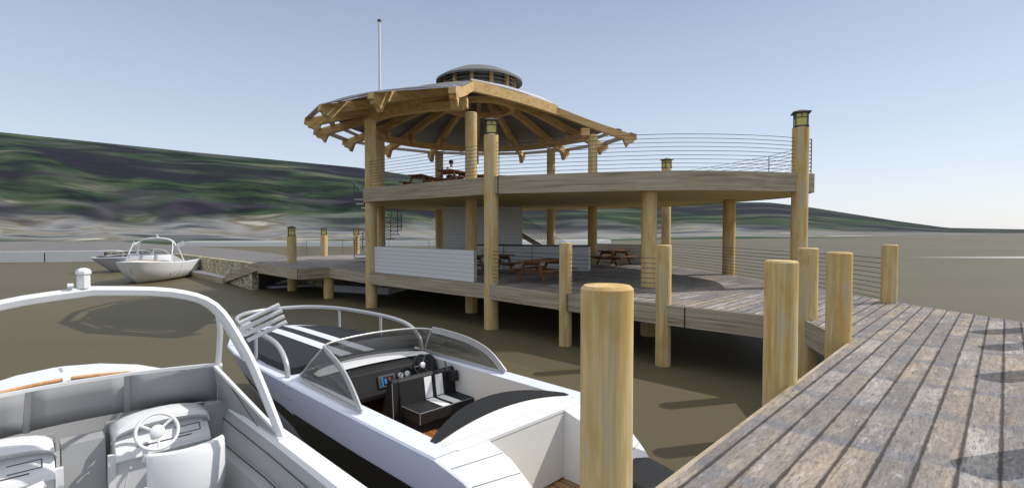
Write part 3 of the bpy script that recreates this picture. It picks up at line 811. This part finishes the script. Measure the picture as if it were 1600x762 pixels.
bb = MB(); bmesh.ops.create_uvsphere(bb.bm, u_segments=8, v_segments=6, radius=1, matrix=Matrix.Translation((.15, 0, 1.205)) @ Matrix.Diagonal((.022, .014, .02, 1)))
bb.build('nose', M['skin'], pr, smooth=180)
for s_ in (-1, 1):
    bb = MB(); bmesh.ops.create_uvsphere(bb.bm, u_segments=8, v_segments=6, radius=1, matrix=Matrix.Translation((.128, s_*.034, 1.235)) @ Matrix.Diagonal((.012, .014, .009, 1)))
    bb.build('eye', M['hair'], pr, smooth=180)

exec_boats = True
# ------------------------------------------------------------------ boats : local x forward, y to port, z up from the waterline
def boat_hull(st, mat, name, parent, smooth=50):
    """st: list of (x, halfwidth, sheer z, chine halfwidth, chine z, keel z, rake)"""
    bb = MB(); rows = []
    for x, w_, zs, wc, zc, zk, rk in st:
        P_ = [(x-rk, 0, zk), (x-rk*.85, wc*.6, zk+(zc-zk)*.55), (x-rk*.6, wc, zc), (x-rk*.3, wc+(w_-wc)*.62, zc+(zs-zc)*.5), (x, w_, zs)]
        full = [(p[0], -p[1], p[2]) for p in P_[::-1]]+P_[1:]
        rows.append(full)
    bb.grid(rows); bb.face(rows[0]); bb.face(rows[-1])
    return bb.build(name, mat, parent, smooth=smooth)

def make_runabout():
    t = thing('sport_boat', 'x', 'motorboat', group='pearl white sport boats with black stripes')
    ST = [(-1.3, .98, .32, .88, .10, -.25, 0), (-1.0, 1.06, .56, .92, .08, -.27, 0), (-.7, 1.13, .82, .96, .06, -.28, 0), (-.35, 1.2, 1.04, 1.0, .05, -.3, 0), (0, 1.25, 1.14, 1.02, .05, -.3, 0),
          (1.5, 1.26, 1.14, 1.04, .05, -.32, 0), (3, 1.26, 1.14, 1.02, .08, -.32, .05), (4.5, 1.25, 1.14, .92, .14, -.30, .15), (5.6, 1.22, 1.15, .74, .24, -.22, .3),
          (6.3, 1.12, 1.15, .54, .36, -.08, .45), (6.9, .90, 1.16, .36, .48, .12, .62), (7.3, .62, 1.16, .22, .58, .32, .75), (7.55, .30, 1.16, .10, .66, .5, .85), (7.63, .04, 1.16, .02, .7, .62, .88)]
    boat_hull(ST, M['lav'], 'hull', t)
    W_ = lambda x: interp(x, [(s_[0], s_[1]) for s_ in ST]); ZS = lambda x: interp(x, [(s_[0], s_[2]) for s_ in ST])
    def side(x, f):     # point on the hull side at height fraction f from chine to sheer
        for p, q in zip(ST, ST[1:]):
            if p[0] <= x <= q[0]:
                k = (x-p[0])/(q[0]-p[0]); s_ = [u+(v-u)*k for u, v in zip(p, q)]; break
        x_, w_, zs, wc, zc, zk, rk = s_
        if f < .5: g = f/.5; return (x-rk*(.6-.3*g), wc+(w_-wc)*.62*g, zc+(zs-zc)*.5*g)
        g = (f-.5)/.5; return (x-rk*.3*(1-g), wc+(w_-wc)*(.62+.38*g), zc+(zs-zc)*(.5+.5*g))
    for s_ in (1, -1):
        rows = []
        for i in range(40):
            x = -.6+6.6*i/39; k = min(1, (6.0-x)/.5)
            hi = .62-.0*x; lo = .62-.36*k
            rows.append([(side(x, lo+(hi-lo)*j/4)[0], s_*(side(x, lo+(hi-lo)*j/4)[1]+.006), side(x, lo+(hi-lo)*j/4)[2]) for j in range(5)])
        MB_ = MB(); MB_.grid(rows); MB_.build('hull_stripe', M['black'], t, smooth=50)
        MB().tube([(side(x, .80)[0], s_*(side(x, .80)[1]+.002), side(x, .80)[2]) for x in [3.2+i*.25 for i in range(12)]], .004, 4).build('seam', M['seam'], t)
    # side decks / foredeck
    for s_ in (1, -1):
        rows = [[(x, s_*W_(x), ZS(x)+.001), (x, s_*(W_(x)-.02), ZS(x)+.022), (x, s_*.98, ZS(x)+.022), (x, s_*.98, ZS(x)-.02)] for x in (0, .5, 1, 2, 3, 3.4)]
        b_ = MB(); b_.grid(rows); b_.build('side_deck', M['pearl'], t, smooth=25)
        # sponson top falling towards the stern
        xs_ = [0, -.15, -.35, -.55, -.75, -.95, -1.12, -1.25, -1.3]
        rows = [[(x, s_*W_(x), ZS(x)+.001), (x, s_*(W_(x)-.02), ZS(x)+.018), (x, s_*.60, ZS(x)+.018), (x, s_*.60, .2)] for x in xs_]
        b_ = MB(); b_.grid(rows); b_.build('stern_quarter', M['gel'], t, smooth=40)
        for xx in (-.18, -.42, -.72):
            MB().tube([(xx-.06, s_*.61, ZS(xx-.06)+.02), (xx, s_*(W_(xx)-.03), ZS(xx)+.02)], .003, 4).build('seam', M['seam'], t)
    xs_ = [3.4, 4.5, 5.6, 6.3, 6.9, 7.3, 7.55, 7.63]
    rows = [[(x, W_(x)*k, ZS(x)+(.022 if abs(k) < .99 else .001)) for k in (-1, -.985, 0, .985, 1)] for x in xs_]
    b_ = MB(); b_.grid(rows); b_.build('foredeck', M['pearl'], t, smooth=25)
    # bow cover pad
    outl = [(3.62, 1.04), (4.5, 1.07), (5.5, 1.03), (6.1, .93), (6.5, .78), (6.85, .55), (7.05, .28), (7.1, 0)]
    def cov(x, k, z, w_): return (x, k*w_, z)
    rows = []
    for x, w_ in outl:
        r_ = []
        for k in (-1, -1, -.9, -.5, 0, .5, .9, 1, 1):
            r_.append((x, k*w_, 1.165+(0 if False else .09*(1-.5*k*k) + .05*min(1, w_))))
        r_[0] = (x, -w_*1.0-.01, 1.163); r_[8] = (x, w_*1.0+.01, 1.163)
        rows.append(r_)
    b_ = MB(); b_.grid(rows); b_.face(rows[0]); cvr = b_.build('bow_cover', M['vinyl'], t, smooth=50)
    for y0, y1 in ((.10, .30), (-.30, -.10)):
        xs2 = [3.64, 4.0, 5, 6, 6.5, 6.85 if abs(y0) < .2 else 6.85]
        def cz(x, y):
            w_ = interp(x, outl); k = y/w_ if w_ else 0
            pts = [(-1, .5), (-.9, .595), (-.5, .875), (0, 1), (.5, .875), (.9, .595), (1, .5)]
            return 1.165+.09*interp(k, pts)+.05*min(1, w_)+.004
        rows = [[(x, y, cz(x, y)) for y in (y0, (y0+y1)/2, y1)] for x in xs2]
        b_ = MB(); b_.grid(rows); b_.build('cover_stripe', M['pearl'], cvr, smooth=50)
    # cockpit tub
    b_ = MB()
    for s_ in (1, -1):
        b_.grid([[(x, s_*.98, 1.155), (x, s_*.94, .30)] for x in (.3, 1.2, 2.4, 3.4, 3.9)])
    b_.grid([[(.3, .96, 1.1), (.3, 0, 1.1), (.3, -.96, 1.1)], [(.3, .94, .3), (.3, 0, .3), (.3, -.94, .3)]])
    b_.build('cockpit_lining', M['cream'], t)
    MB().box((2.1, 0, .42), (3.6, 1.895, .02)).build('cockpit_sole', M['mahog'], t)
    MB().box((3.9, 0, .72), (.03, 1.92, .84)).build('forward_bulkhead', M['vinyl'], t)
    # transom deck, well, platform
    MB().box((.10, 0, 1.14), (.26, 1.96, .045)).build('transom_deck', M['gel'], t)
    MB().box((-.02, 0, .75), (.02, 1.2, .76)).build('bulkhead', M['cream'], t)
    MB().box((-.65, 0, .335), (1.3, 1.198, .03)).build('swim_platform', M['teak'], t)
    # aft coping: crescent cushion
    ys = [-1.04+2.08*i/20 for i in range(21)]
    q_ = lambda y: 1-(y/1.04)**2
    rows = []; rows2 = []
    for y in ys:
        k = q_(y)
        fx, fz = .33+.30*k, 1.175+.13*k
        ax, az_ = .25+.08*k, 1.17+.10*k
        rows.append([(fx+.01, y, fz-.05), (fx, y, fz), (ax, y, az_), (ax, y, az_-.05), (fx+.01, y, fz-.05)])
        rows2.append([(ax, y, az_-.02), (.15, y, 1.165)])
    b_ = MB(); b_.grid(rows); b_.build('coping_cushion', M['vinyl'], t, smooth=50)
    b_ = MB(); b_.grid(rows2); b_.build('coping_panel', M['cream'], t, smooth=50)
    b_ = MB(); b_.grid([[(.33+.30*q_(y), y, 1.14+.1*q_(y)), (.33+.05*q_(y), y, .3)] for y in ys]); b_.build('aft_lining', M['cream'], t, smooth=50)
    # dash
    b_ = MB().slab([(3.42, .74), (3.05, .70), (2.98, .72), (2.80, .80), (2.78, .86), (2.88, 1.18), (2.98, 1.22), (3.42, 1.24)], lambda a, c, e: (a, e, c), 1.88)
    dash = b_.build('dashboard', M['vinyl'], t, bevel=.012)
    rows = [[(3.02+.06*(1-(y/.95)**2), y, 1.232+.02*(1-(y/.95)**2)), (3.08+.44*(1-(y/.98)**2)**.6, y, 1.242+.02*(1-(y/.95)**2))] for y in [-.93+1.86*i/16 for i in range(17)]]
    b_ = MB(); b_.grid(rows)
    b_.build('dash_top', M['wvinyl'], t, smooth=50)
    scn = MB().box((2.818, .0, 1.03), (.03, .27, .17), 0, R(17)).build('chart_screen', M['bezel'], dash)
    MB().box((2.802, 0, 1.03), (.006, .225, .125), 0, R(17)).build('display', M['black'], scn)
    blue = plain('display_blue', (.05, .25, .5), .3, .3); red = plain('display_red', (.5, .06, .05), .3)
    for k in range(4): MB().box((2.797+.306*(.985+.03*k-1.03), .085, .985+.03*k), (.004, .034, .02), 0, R(17)).build('icon', blue, scn)
    MB().box((2.797, .03, 1.03), (.004, .03, .07), 0, R(17)).build('chart', blue, scn)
    MB().box((2.797+.306*.02, -.04, 1.05), (.004, .02, .04), 0, R(17)).build('icon', red, scn)
    for y in (-.24, -.36):
        b_ = MB(); b_.lathe([(0, 0), (.045, 0), (.05, .012), (.042, .02), (0, .02)], 20); g_ = b_.build('gauge', M['steel'], dash, smooth=40)
        g_.location = (2.83, y, 1.05); g_.rotation_euler = (0, R(-73), 0)
    # steering wheel
    wh = MB().tube([(.16*math.cos(a*math.pi/12), .16*math.sin(a*math.pi/12), 0) for a in range(24)], .016, 8, True).build('steering_wheel', M['vinyl'], t, smooth=60)
    wh.location = (2.68, -.54, 1.18); wh.rotation_euler = (0, R(-65), 0)
    for a in (90, 210, 330): MB().tube([(0, 0, -.02), (.155*math.cos(R(a)), .155*math.sin(R(a)), 0)], .012, 6).build('spoke', M['bezel'], wh)
    MB().lathe([(0, -.03), (.05, -.03), (.045, .012), (0, .02)], 16).build('hub', M['steel'], wh, smooth=40)
    MB().tube([(0, 0, -.02), (0, 0, -.2)], .02, 8).build('column', M['vinyl'], wh)
    tb = MB().box((2.45, -.88, 1.0), (.3, .12, .16), 0, R(10)).build('throttle_box', M['vinyl'], t, bevel=.02)
    MB().tube([(2.45, -.84, 1.06), (2.52, -.84, 1.22)], .014, 8).build('throttle_lever', M['bezel'], tb)
    # seat: back to back bench
    seat = MB().box((2.22, -.54, .67), (.50, 1.10, .16)).build('seat_cushion', M['vinyl'], t, bevel=.02)
    bk = MB().slab([(2.46, .30), (2.40, .74), (2.46, 1.09), (2.51, 1.13), (2.56, 1.09), (2.66, .3)], lambda a, c, e: (a, e-.50, c), 1.06).build('backrest', M['vinyl'], t, bevel=.015)
    MB().slab([(2.04, .31), (2.50, .31), (2.44, .60), (2.10, .60)], lambda a, c, e: (a, e-.54, c), 1.0).build('seat_base', M['vinyl'], t)
    b_ = MB().slab([(2.42, .42), (2.80, .42), (2.58, 1.10), (2.52, 1.13), (2.46, 1.10)], lambda a, c, e: (a, e+.08, c), .12); b_.build('seat_side', M['vinyl'], t, bevel=.02)
    MB().box((2.80, -.50, .60), (.36, .90, .14)).build('front_cushion', M['vinyl'], t, bevel=.02)
    for y in (-.46, -.66):
        MB().box((2.22, y, .752), (.47, .13, .006)).build('seat_stripe', M['wvinyl'], seat)
        MB().beam([(2.398, y, .77), (2.448, y, 1.07)], .13, .006).build('back_stripe', M['wvinyl'], bk)
    for pts in ([(1.97, .01, .752), (1.97, -1.09, .752)], [(1.968, .012, .74), (1.968, .012, .60)], [(1.97, .011, .752), (2.44, .011, .752)], [(2.40, .142, .31), (2.45, .142, 1.09)]):
        MB().tube(pts, .005, 5).build('piping', M['piping'], seat)
    # windscreen
    base = [(1.55, 1.14, 1.165), (1.9, 1.14, 1.165), (2.4, 1.13, 1.165), (2.9, 1.13, 1.17), (3.3, 1.09, 1.18), (3.48, .90, 1.21), (3.54, .45, 1.25), (3.56, 0, 1.26)]
    top = [(1.53, 1.14, 1.18), (1.84, 1.11, 1.42), (2.2, 1.05, 1.55), (2.6, .98, 1.61), (2.95, .90, 1.64), (3.10, .72, 1.66), (3.17, .36, 1.675), (3.19, 0, 1.68)]
    def full(L_): L_ = smoothpoly(L_, 4); return L_+[(x, -y, z) for x, y, z in L_[::-1][1:]]
    B_, T_ = full(base), full(top)
    b_ = MB(); b_.grid([[p, tuple((Vector(p)+Vector(q))/2+Vector((.02, 0, .01))), q] for p, q in zip(B_, T_)]); ws = b_.build('windscreen', M['glass'], t, smooth=60)
    m_ = ws.modifiers.new('solid', 'SOLIDIFY'); m_.thickness = .008
    nT = len(T_); 
    for s_ in (1, -1):
        seg_ = T_[:17] if s_ == 1 else T_[-17:]
        MB().beam([Vector(p)+Vector((-.03, 0, 0)) for p in seg_], .02, .095).build('windscreen_frame', M['chrome'], ws, smooth=30)
        MB().tube([(3.36, s_*1.05, 1.19), (3.16, s_*.98, 1.42), (2.95, s_*.90, 1.64)], .016, 6).build('mullion', M['chrome'], ws)
    MB().tube(T_[16:-16], .014, 6).build('top_trim', M['chrome'], ws, smooth=60)
    b_ = MB(); b_.grid([[(p[0], p[1]*1.0, p[2]-.02), (p[0], p[1]*1.0, p[2]+.035), (p[0]-.01, p[1]*.975, p[2]+.035), (p[0]-.01, p[1]*.975, p[2]-.02)] for p in B_]); b_.build('base_trim', M['chrome'], ws, smooth=40)
    # bow rail
    pr_ = smoothpoly([(3.55, 1.14, 1.17), (3.62, 1.14, 1.38), (3.95, 1.13, 1.56), (4.6, 1.12, 1.62), (5.6, 1.08, 1.62), (6.4, .92, 1.62), (6.95, .55, 1.62), (7.12, 0, 1.62)], 5)
    pr2 = pr_+[(x, -y, z) for x, y, z in pr_[::-1][1:]]
    rl = MB().tube(pr2, .036, 10).build('bow_rail', M['chrome'], t, smooth=60)
    for x, y in ((4.85, 1.12), (6.2, .97)):
        for s_ in (1, -1): MB().tube([(x, s_*y, 1.16), (x, s_*y, 1.61)], .028, 8).build('stanchion', M['chrome'], rl, smooth=60)
    # cleats
    # outboard
    en = MB().slab([(-1.95, .55), (-1.15, .5), (-1.02, .72), (-1.08, 1.0), (-1.25, 1.06), (-1.75, .97), (-1.98, .80)], lambda a, c, e: (a, e-.12, c), .56).build('engine_cowl', M['vinyl'], t, bevel=.05)
    MB().box((-1.40, -.12, .15), (.28, .2, .8)).build('engine_leg', M['black'], en)
    MB().box((-1.30, -.12, .40), (.10, .4, .35)).build('engine_bracket', M['steel'], en)
    MB().tube([(-1.99, -.12, .72), (-1.99, -.12, .80)], .03, 8).build('engine_badge', M['steel'], en)
    return t

def make_cruiser():
    t = thing('white_boat', 'x', 'motorboat', group='white motorboats with a tubular arch')
    ST = [(-1.6, 1.48, 1.10, 1.25, .12, -.25, 0), (0, 1.54, 1.10, 1.28, .12, -.3, 0), (1.5, 1.56, 1.10, 1.28, .14, -.32, 0), (3.0, 1.52, 1.14, 1.18, .2, -.3, .08), (3.9, 1.40, 1.20, 1.0, .28, -.22, .18),
          (4.6, 1.15, 1.26, .72, .38, -.1, .3), (5.15, .82, 1.30, .44, .5, .1, .42), (5.5, .45, 1.32, .22, .6, .3, .52), (5.62, .08, 1.33, .04, .66, .42, .58)]
    boat_hull(ST, M['gel'], 'hull', t, 60)
    W_ = lambda x: interp(x, [(s_[0], s_[1]) for s_ in ST]); ZS = lambda x: interp(x, [(s_[0], s_[2]) for s_ in ST])
    xs_ = [-1.6, -.8, 0, .8, 1.5, 2.2, 2.9]
    for s_ in (1, -1):
        rows = [[(x, s_*W_(x), ZS(x)), (x, s_*(W_(x)-.03), ZS(x)+.03), (x, s_*(W_(x)-.20), ZS(x)+.03), (x, s_*(W_(x)-.22), ZS(x)-.02)] for x in xs_]
        b_ = MB(); b_.grid(rows); b_.build('gunwale', M['gel'], t, smooth=40)
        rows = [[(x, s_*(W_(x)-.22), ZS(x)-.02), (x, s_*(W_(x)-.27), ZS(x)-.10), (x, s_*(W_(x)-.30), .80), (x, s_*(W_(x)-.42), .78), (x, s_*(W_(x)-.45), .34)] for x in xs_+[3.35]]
        b_ = MB(); b_.grid(rows); b_.build('side_lining', M['shaded_liner'], t, smooth=30)
        MB().tube([(x, s_*(W_(x)-.33), .805) for x in xs_], .005, 4).build('seam', M['seam'], t)
        MB().tube([(x, s_*(W_(x)-.275), ZS(x)-.10) for x in xs_], .005, 4).build('seam', M['seam'], t)
        MB().tube([(2.2, s_*1.56, 1.08), (2.3, s_*1.44, .5), (2.35, s_*1.2, .16)], .004, 4).build('seam', M['seam'], t)
    MB().box((.8, 0, .33), (4.9, 2.24, .03)).build('cockpit_sole', M['shaded_liner'], t)
    MB().box((-1.55, 0, .72), (.12, 2.5, .80)).build('transom_lining', M['shaded_liner'], t)
    # foredeck with bow well
    bow = [(x, W_(x), ZS(x)) for x in (2.9, 3.4, 3.9, 4.6, 5.15, 5.5, 5.62)]
    rows = []
    inner = [(2.9, 1.18), (3.4, 1.12), (3.95, 1.02), (4.38, .88), (4.54, .6), (4.58, .3), (4.59, .04)]
    for (x, w_, z), (xi, wi) in zip(bow, inner):
        rows.append([(x, w_, z), (x-.01, w_-.02, z+.03), (xi, wi, z+.045), (xi-.01, wi-.02, z-.02)])
    rows = rows+[[(p[0], -p[1], p[2]) for p in r_] for r_ in rows[::-1]]
    b_ = MB(); b_.grid(rows); b_.build('foredeck', M['gel'], t, smooth=40)
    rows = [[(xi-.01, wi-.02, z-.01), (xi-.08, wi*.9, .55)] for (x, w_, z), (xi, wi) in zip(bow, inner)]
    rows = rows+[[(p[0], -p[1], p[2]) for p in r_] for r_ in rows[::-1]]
    b_ = MB(); b_.grid(rows); b_.build('bow_lining', M['shaded_liner'], t, smooth=40)
    MB().prism([(2.95, -1.05), (3.9, -.85), (4.6, -.4), (4.8, 0), (4.6, .4), (3.9, .85), (2.95, 1.05)], .52, .56).build('bow_sole', M['shaded_liner'], t)
    for s_ in (1, -1):
        MB().tube([(xi-.02, s_*wi*.97, z+.075) for (x, w_, z), (xi, wi) in list(zip(bow, inner))[2:]], .024, 8).build('wood_trim', M['orange'], t, smooth=60)
    MB().box((5.22, 0, 1.362), (.55, .035, .008)).build('bow_strip', M['shaded_liner'], t)
    # raked three-panel windscreen with side wings
    def wsp(y, k):   # k 0 base, 1 top
        b0_ = Vector((3.36-.24*(y/1.28)**2, y, 1.19+.03*(1-(y/1.28)**2)))
        t0_ = Vector((3.16-.26*(y/1.22)**2, y*.95, 1.66))
        return b0_+(t0_-b0_)*k
    panels = [(-1.28, -.44), (-.38, .38), (.44, 1.28)]
    for y0, y1 in panels:
        for dx, mt, nm in ((0, 'gel', 'windscreen_panel'), (-.018, 'shaded_liner', 'panel_shade_face')):  # grey inner layer paints the shaded side of the white panel
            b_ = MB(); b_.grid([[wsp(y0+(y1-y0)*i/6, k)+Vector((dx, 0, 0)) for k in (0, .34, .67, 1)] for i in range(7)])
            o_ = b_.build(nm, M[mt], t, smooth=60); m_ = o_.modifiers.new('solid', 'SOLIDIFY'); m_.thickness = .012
    for y in (-1.29, -.41, .41, 1.29):
        MB().beam([wsp(y, -.02), wsp(y, 1.02)], .055, .05).build('mullion', M['shaded_liner'] if abs(y) < 1 else M['wtube'], t)
    MB().beam([wsp(-1.3+2.6*i/16, 1.0)+Vector((0, 0, .012)) for i in range(17)], .04, .03).build('windscreen_rail', M['wtube'], t, smooth=30)
    for s_ in (1, -1):
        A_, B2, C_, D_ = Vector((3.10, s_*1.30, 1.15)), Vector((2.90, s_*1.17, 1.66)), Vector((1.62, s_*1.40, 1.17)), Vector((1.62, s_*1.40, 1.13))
        b_ = MB(); b_.face([A_, B2, C_, D_]); o_ = b_.build('side_screen', M['shaded_liner'], t); m_ = o_.modifiers.new('solid', 'SOLIDIFY'); m_.thickness = .012
        MB().beam([B2+Vector((0, 0, .012)), C_+Vector((0, 0, .012))], .035, .03).build('side_rail', M['wtube'], t)
        MB().tube([(2.55, s_*1.232, 1.50), (1.95, s_*1.325, 1.16)], .004, 4).build('seam', M['seam'], t)
    for s_ in (1, -1):
        MB().box((2.862, s_*1.20, .845), (.02, .32, .76)).build('side_bulkhead', M['shaded_liner'], t)
        MB().box((3.19, s_*.74, .76), (.04, 1.08, .84)).build('bulkhead', M['shaded_liner'], t)
    # helm consoles
    for s_ in (-1, 1):
        yc = s_*.66
        rows = []
        for i in range(13):
            a = math.pi*i/12; y = yc+.44*math.cos(a); lift = math.sin(a)**.6
            rows.append([(3.14, y, 1.08+.17*lift), (2.98, y, 1.10+.19*lift), (2.80, y, 1.09+.16*lift), (2.78, y, 1.06+.14*lift), (2.86, y, 1.03+.10*lift)])
        b_ = MB(); b_.grid(rows); con = b_.build('console_hood', M['gel'], t, smooth=50)
        m_ = con.modifiers.new('solid', 'SOLIDIFY'); m_.thickness = .02
        b_ = MB().slab([(3.12, .35), (2.86, .35), (2.80, .84), (2.72, .88), (2.74, .93), (2.93, 1.14), (3.12, 1.16)], lambda a, c, e: (a, e+yc, c), .86)
        b_.build('console', M['gel'] if s_ == -1 else M['gel'], t, bevel=.01)
        MB().beam([(2.775, yc-.25, .975), (2.775, yc+.25, .975)], .01, .006).build('seam', M['seam'], t)
        MB().slab([(2.86, .34), (2.82, .95), (2.76, .95), (2.78, .34)], lambda a, c, e: (a, e+s_*.20, c), .06).build('console_edge', M['gel'], t)
        # glove box outline on the dash
        for (y0, z0, y1, z1) in ((.10, 1.0, .34, 1.0), (.10, 1.06, .34, 1.06), (.34, 1.0, .34, 1.06)):
            xx = lambda z: 2.74+(z-.93)*.905-.008
            MB().tube([(xx(z0), yc-y0, z0), (xx(z1), yc-y1, z1)], .0035, 4).build('seam', M['seam'], t)
        # seat with curved back
        rows = []
        for i in range(15):
            a = -1+2*i/14; y = yc+s_*.02+a*.33
            xb = 1.98-.13*(1-a*a)
            rows.append([(xb+.10, y, 1.10), (xb+.06, y, 1.145), (xb, y, 1.14), (xb-.03, y, 1.06), (xb-.02, y*1.0, .75), (xb+.05, yc+(y-yc)*.86, .36)])
        b_ = MB(); b_.grid(rows); sb = b_.build('seat_back', M['wvinyl'], t, smooth=50)
        m_ = sb.modifiers.new('solid', 'SOLIDIFY'); m_.thickness = .05
        MB().box((2.2, yc, .62), (.42, .56, .14)).build('seat_cushion', M['wvinyl'], t, bevel=.03)
        MB().tube([(2.2, yc, .34), (2.2, yc, .6)], .07, 12).build('seat_pedestal', M['wtube'], t)
    wh = MB().tube([(.185*math.cos(a*math.pi/14), .185*math.sin(a*math.pi/14), 0) for a in range(28)], .017, 8, True).build('steering_wheel', M['gel'], t, smooth=60)
    wh.location = (2.56, -.55, 1.16); wh.rotation_euler = (0, R(-58), 0)
    for a in (0, 125, 235): MB().tube([(0, 0, -.03), (-.175*math.cos(R(a)), .175*math.sin(R(a)), 0)], .014, 6).build('spoke', M['gel'], wh)
    MB().lathe([(0, -.04), (.065, -.04), (.065, .015), (.05, .03), (0, .035)], 20).build('hub', M['gel'], wh, smooth=40)
    MB().tube([(0, 0, -.03), (0, 0, -.22)], .03, 8).build('column', M['gel'], wh)
    MB().tube([(2.62, -.33, .84), (2.40, -.25, .72), (2.35, -.18, .70)], .012, 6).build('shift_lever', M['shaded_liner'], t)
    MB().slab([(2.9, .57), (3.15, .57), (3.15, 1.12), (2.95, 1.1)], lambda a, c, e: (a, e, c), .34).build('walkthrough_door', M['shaded_liner'], t)
    # tubular arch
    arch_pts = smoothpoly([(1.55, 1.42, 1.13), (1.72, 1.25, 1.76), (1.82, 1.13, 2.10), (1.95, .93, 2.48), (2.01, .58, 2.64), (2.03, 0, 2.705)], 4)
    ap = arch_pts+[(x, -y, z) for x, y, z in arch_pts[::-1][1:]]
    ar = MB().tube(ap, .046, 6).build('arch', M['wtube'], t, smooth=30)
    MB().tube([(p[0]+.075, p[1]*.985, p[2]-.01) for p in ap[6:-6]], .03, 6).build('arch_brace', M['wtube'], ar, smooth=30)
    for s_ in (1, -1):
        MB().tube([(2.90, s_*1.22, 1.66), (2.62, s_*1.17, 2.10), (2.50, s_*1.12, 2.30), (2.05, s_*.97, 2.46)], .032, 6).build('front_leg', M['wtube'], ar, smooth=30)
        MB().box((1.56, s_*1.42, 1.14), (.14, .12, .02)).build('foot_plate', M['wtube'], ar)
        rh = MB().box((1.90, s_*1.17, 2.20), (.05, .06, .24), 0, R(0), R(-28*s_)).build('rod_rack', M['wtube'], ar)
        for j in range(4):
            z = 2.10+.065*j; y = 1.22-.03*j
            MB().tube([(1.90-.015*j, s_*y, z), (1.75-.015*j, s_*(y+.34), z+.17)], .022, 8).build('rod_holder', M['wtube'], rh, smooth=60)
    lm = MB().lathe([(0, 0), (.055, 0), (.055, .16), (.045, .17), (.045, .18), (.065, .185), (.065, .22), (.05, .25), (.02, .265), (0, .265)], 8).build('mast_light', M['gel'], ar, smooth=20)
    lm.location = (2.03, .06, 2.735); lm.scale = (.85, .85, .66)
    MB().tube([(2.0, .17, 2.762), (2.0, .13, 2.762)], .022, 8).build('horn', M['wtube'], ar)
    return t

HD = math.atan2(.702, -.712)
O2 = Vector((.166, 5.49)); RV = Vector((.702, .712))
rb_ = make_runabout(); rb_.location = (O2.x, O2.y, 0); rb_.rotation_euler = (0, 0, HD)
rb_['label'] = 'black and pearl white striped sport boat moored between the arched boat and the near piling'
cr_ = make_cruiser(); c1 = O2-RV*3.42; cr_.location = (c1.x, c1.y, 0); cr_.rotation_euler = (0, 0, HD)
cr_['label'] = 'white open motorboat with a tubular arch filling the lower left corner'
again(rb_, 'far pearl white sport boat with a black bow stripe moored by the stone wall', (-30.3, 45.2, 0), math.atan2(-1, -.05))
again(cr_, 'far white motorboat with a tubular arch moored in front of the landing', (-23.6, 35.3, .02), math.atan2(-.97, .22))
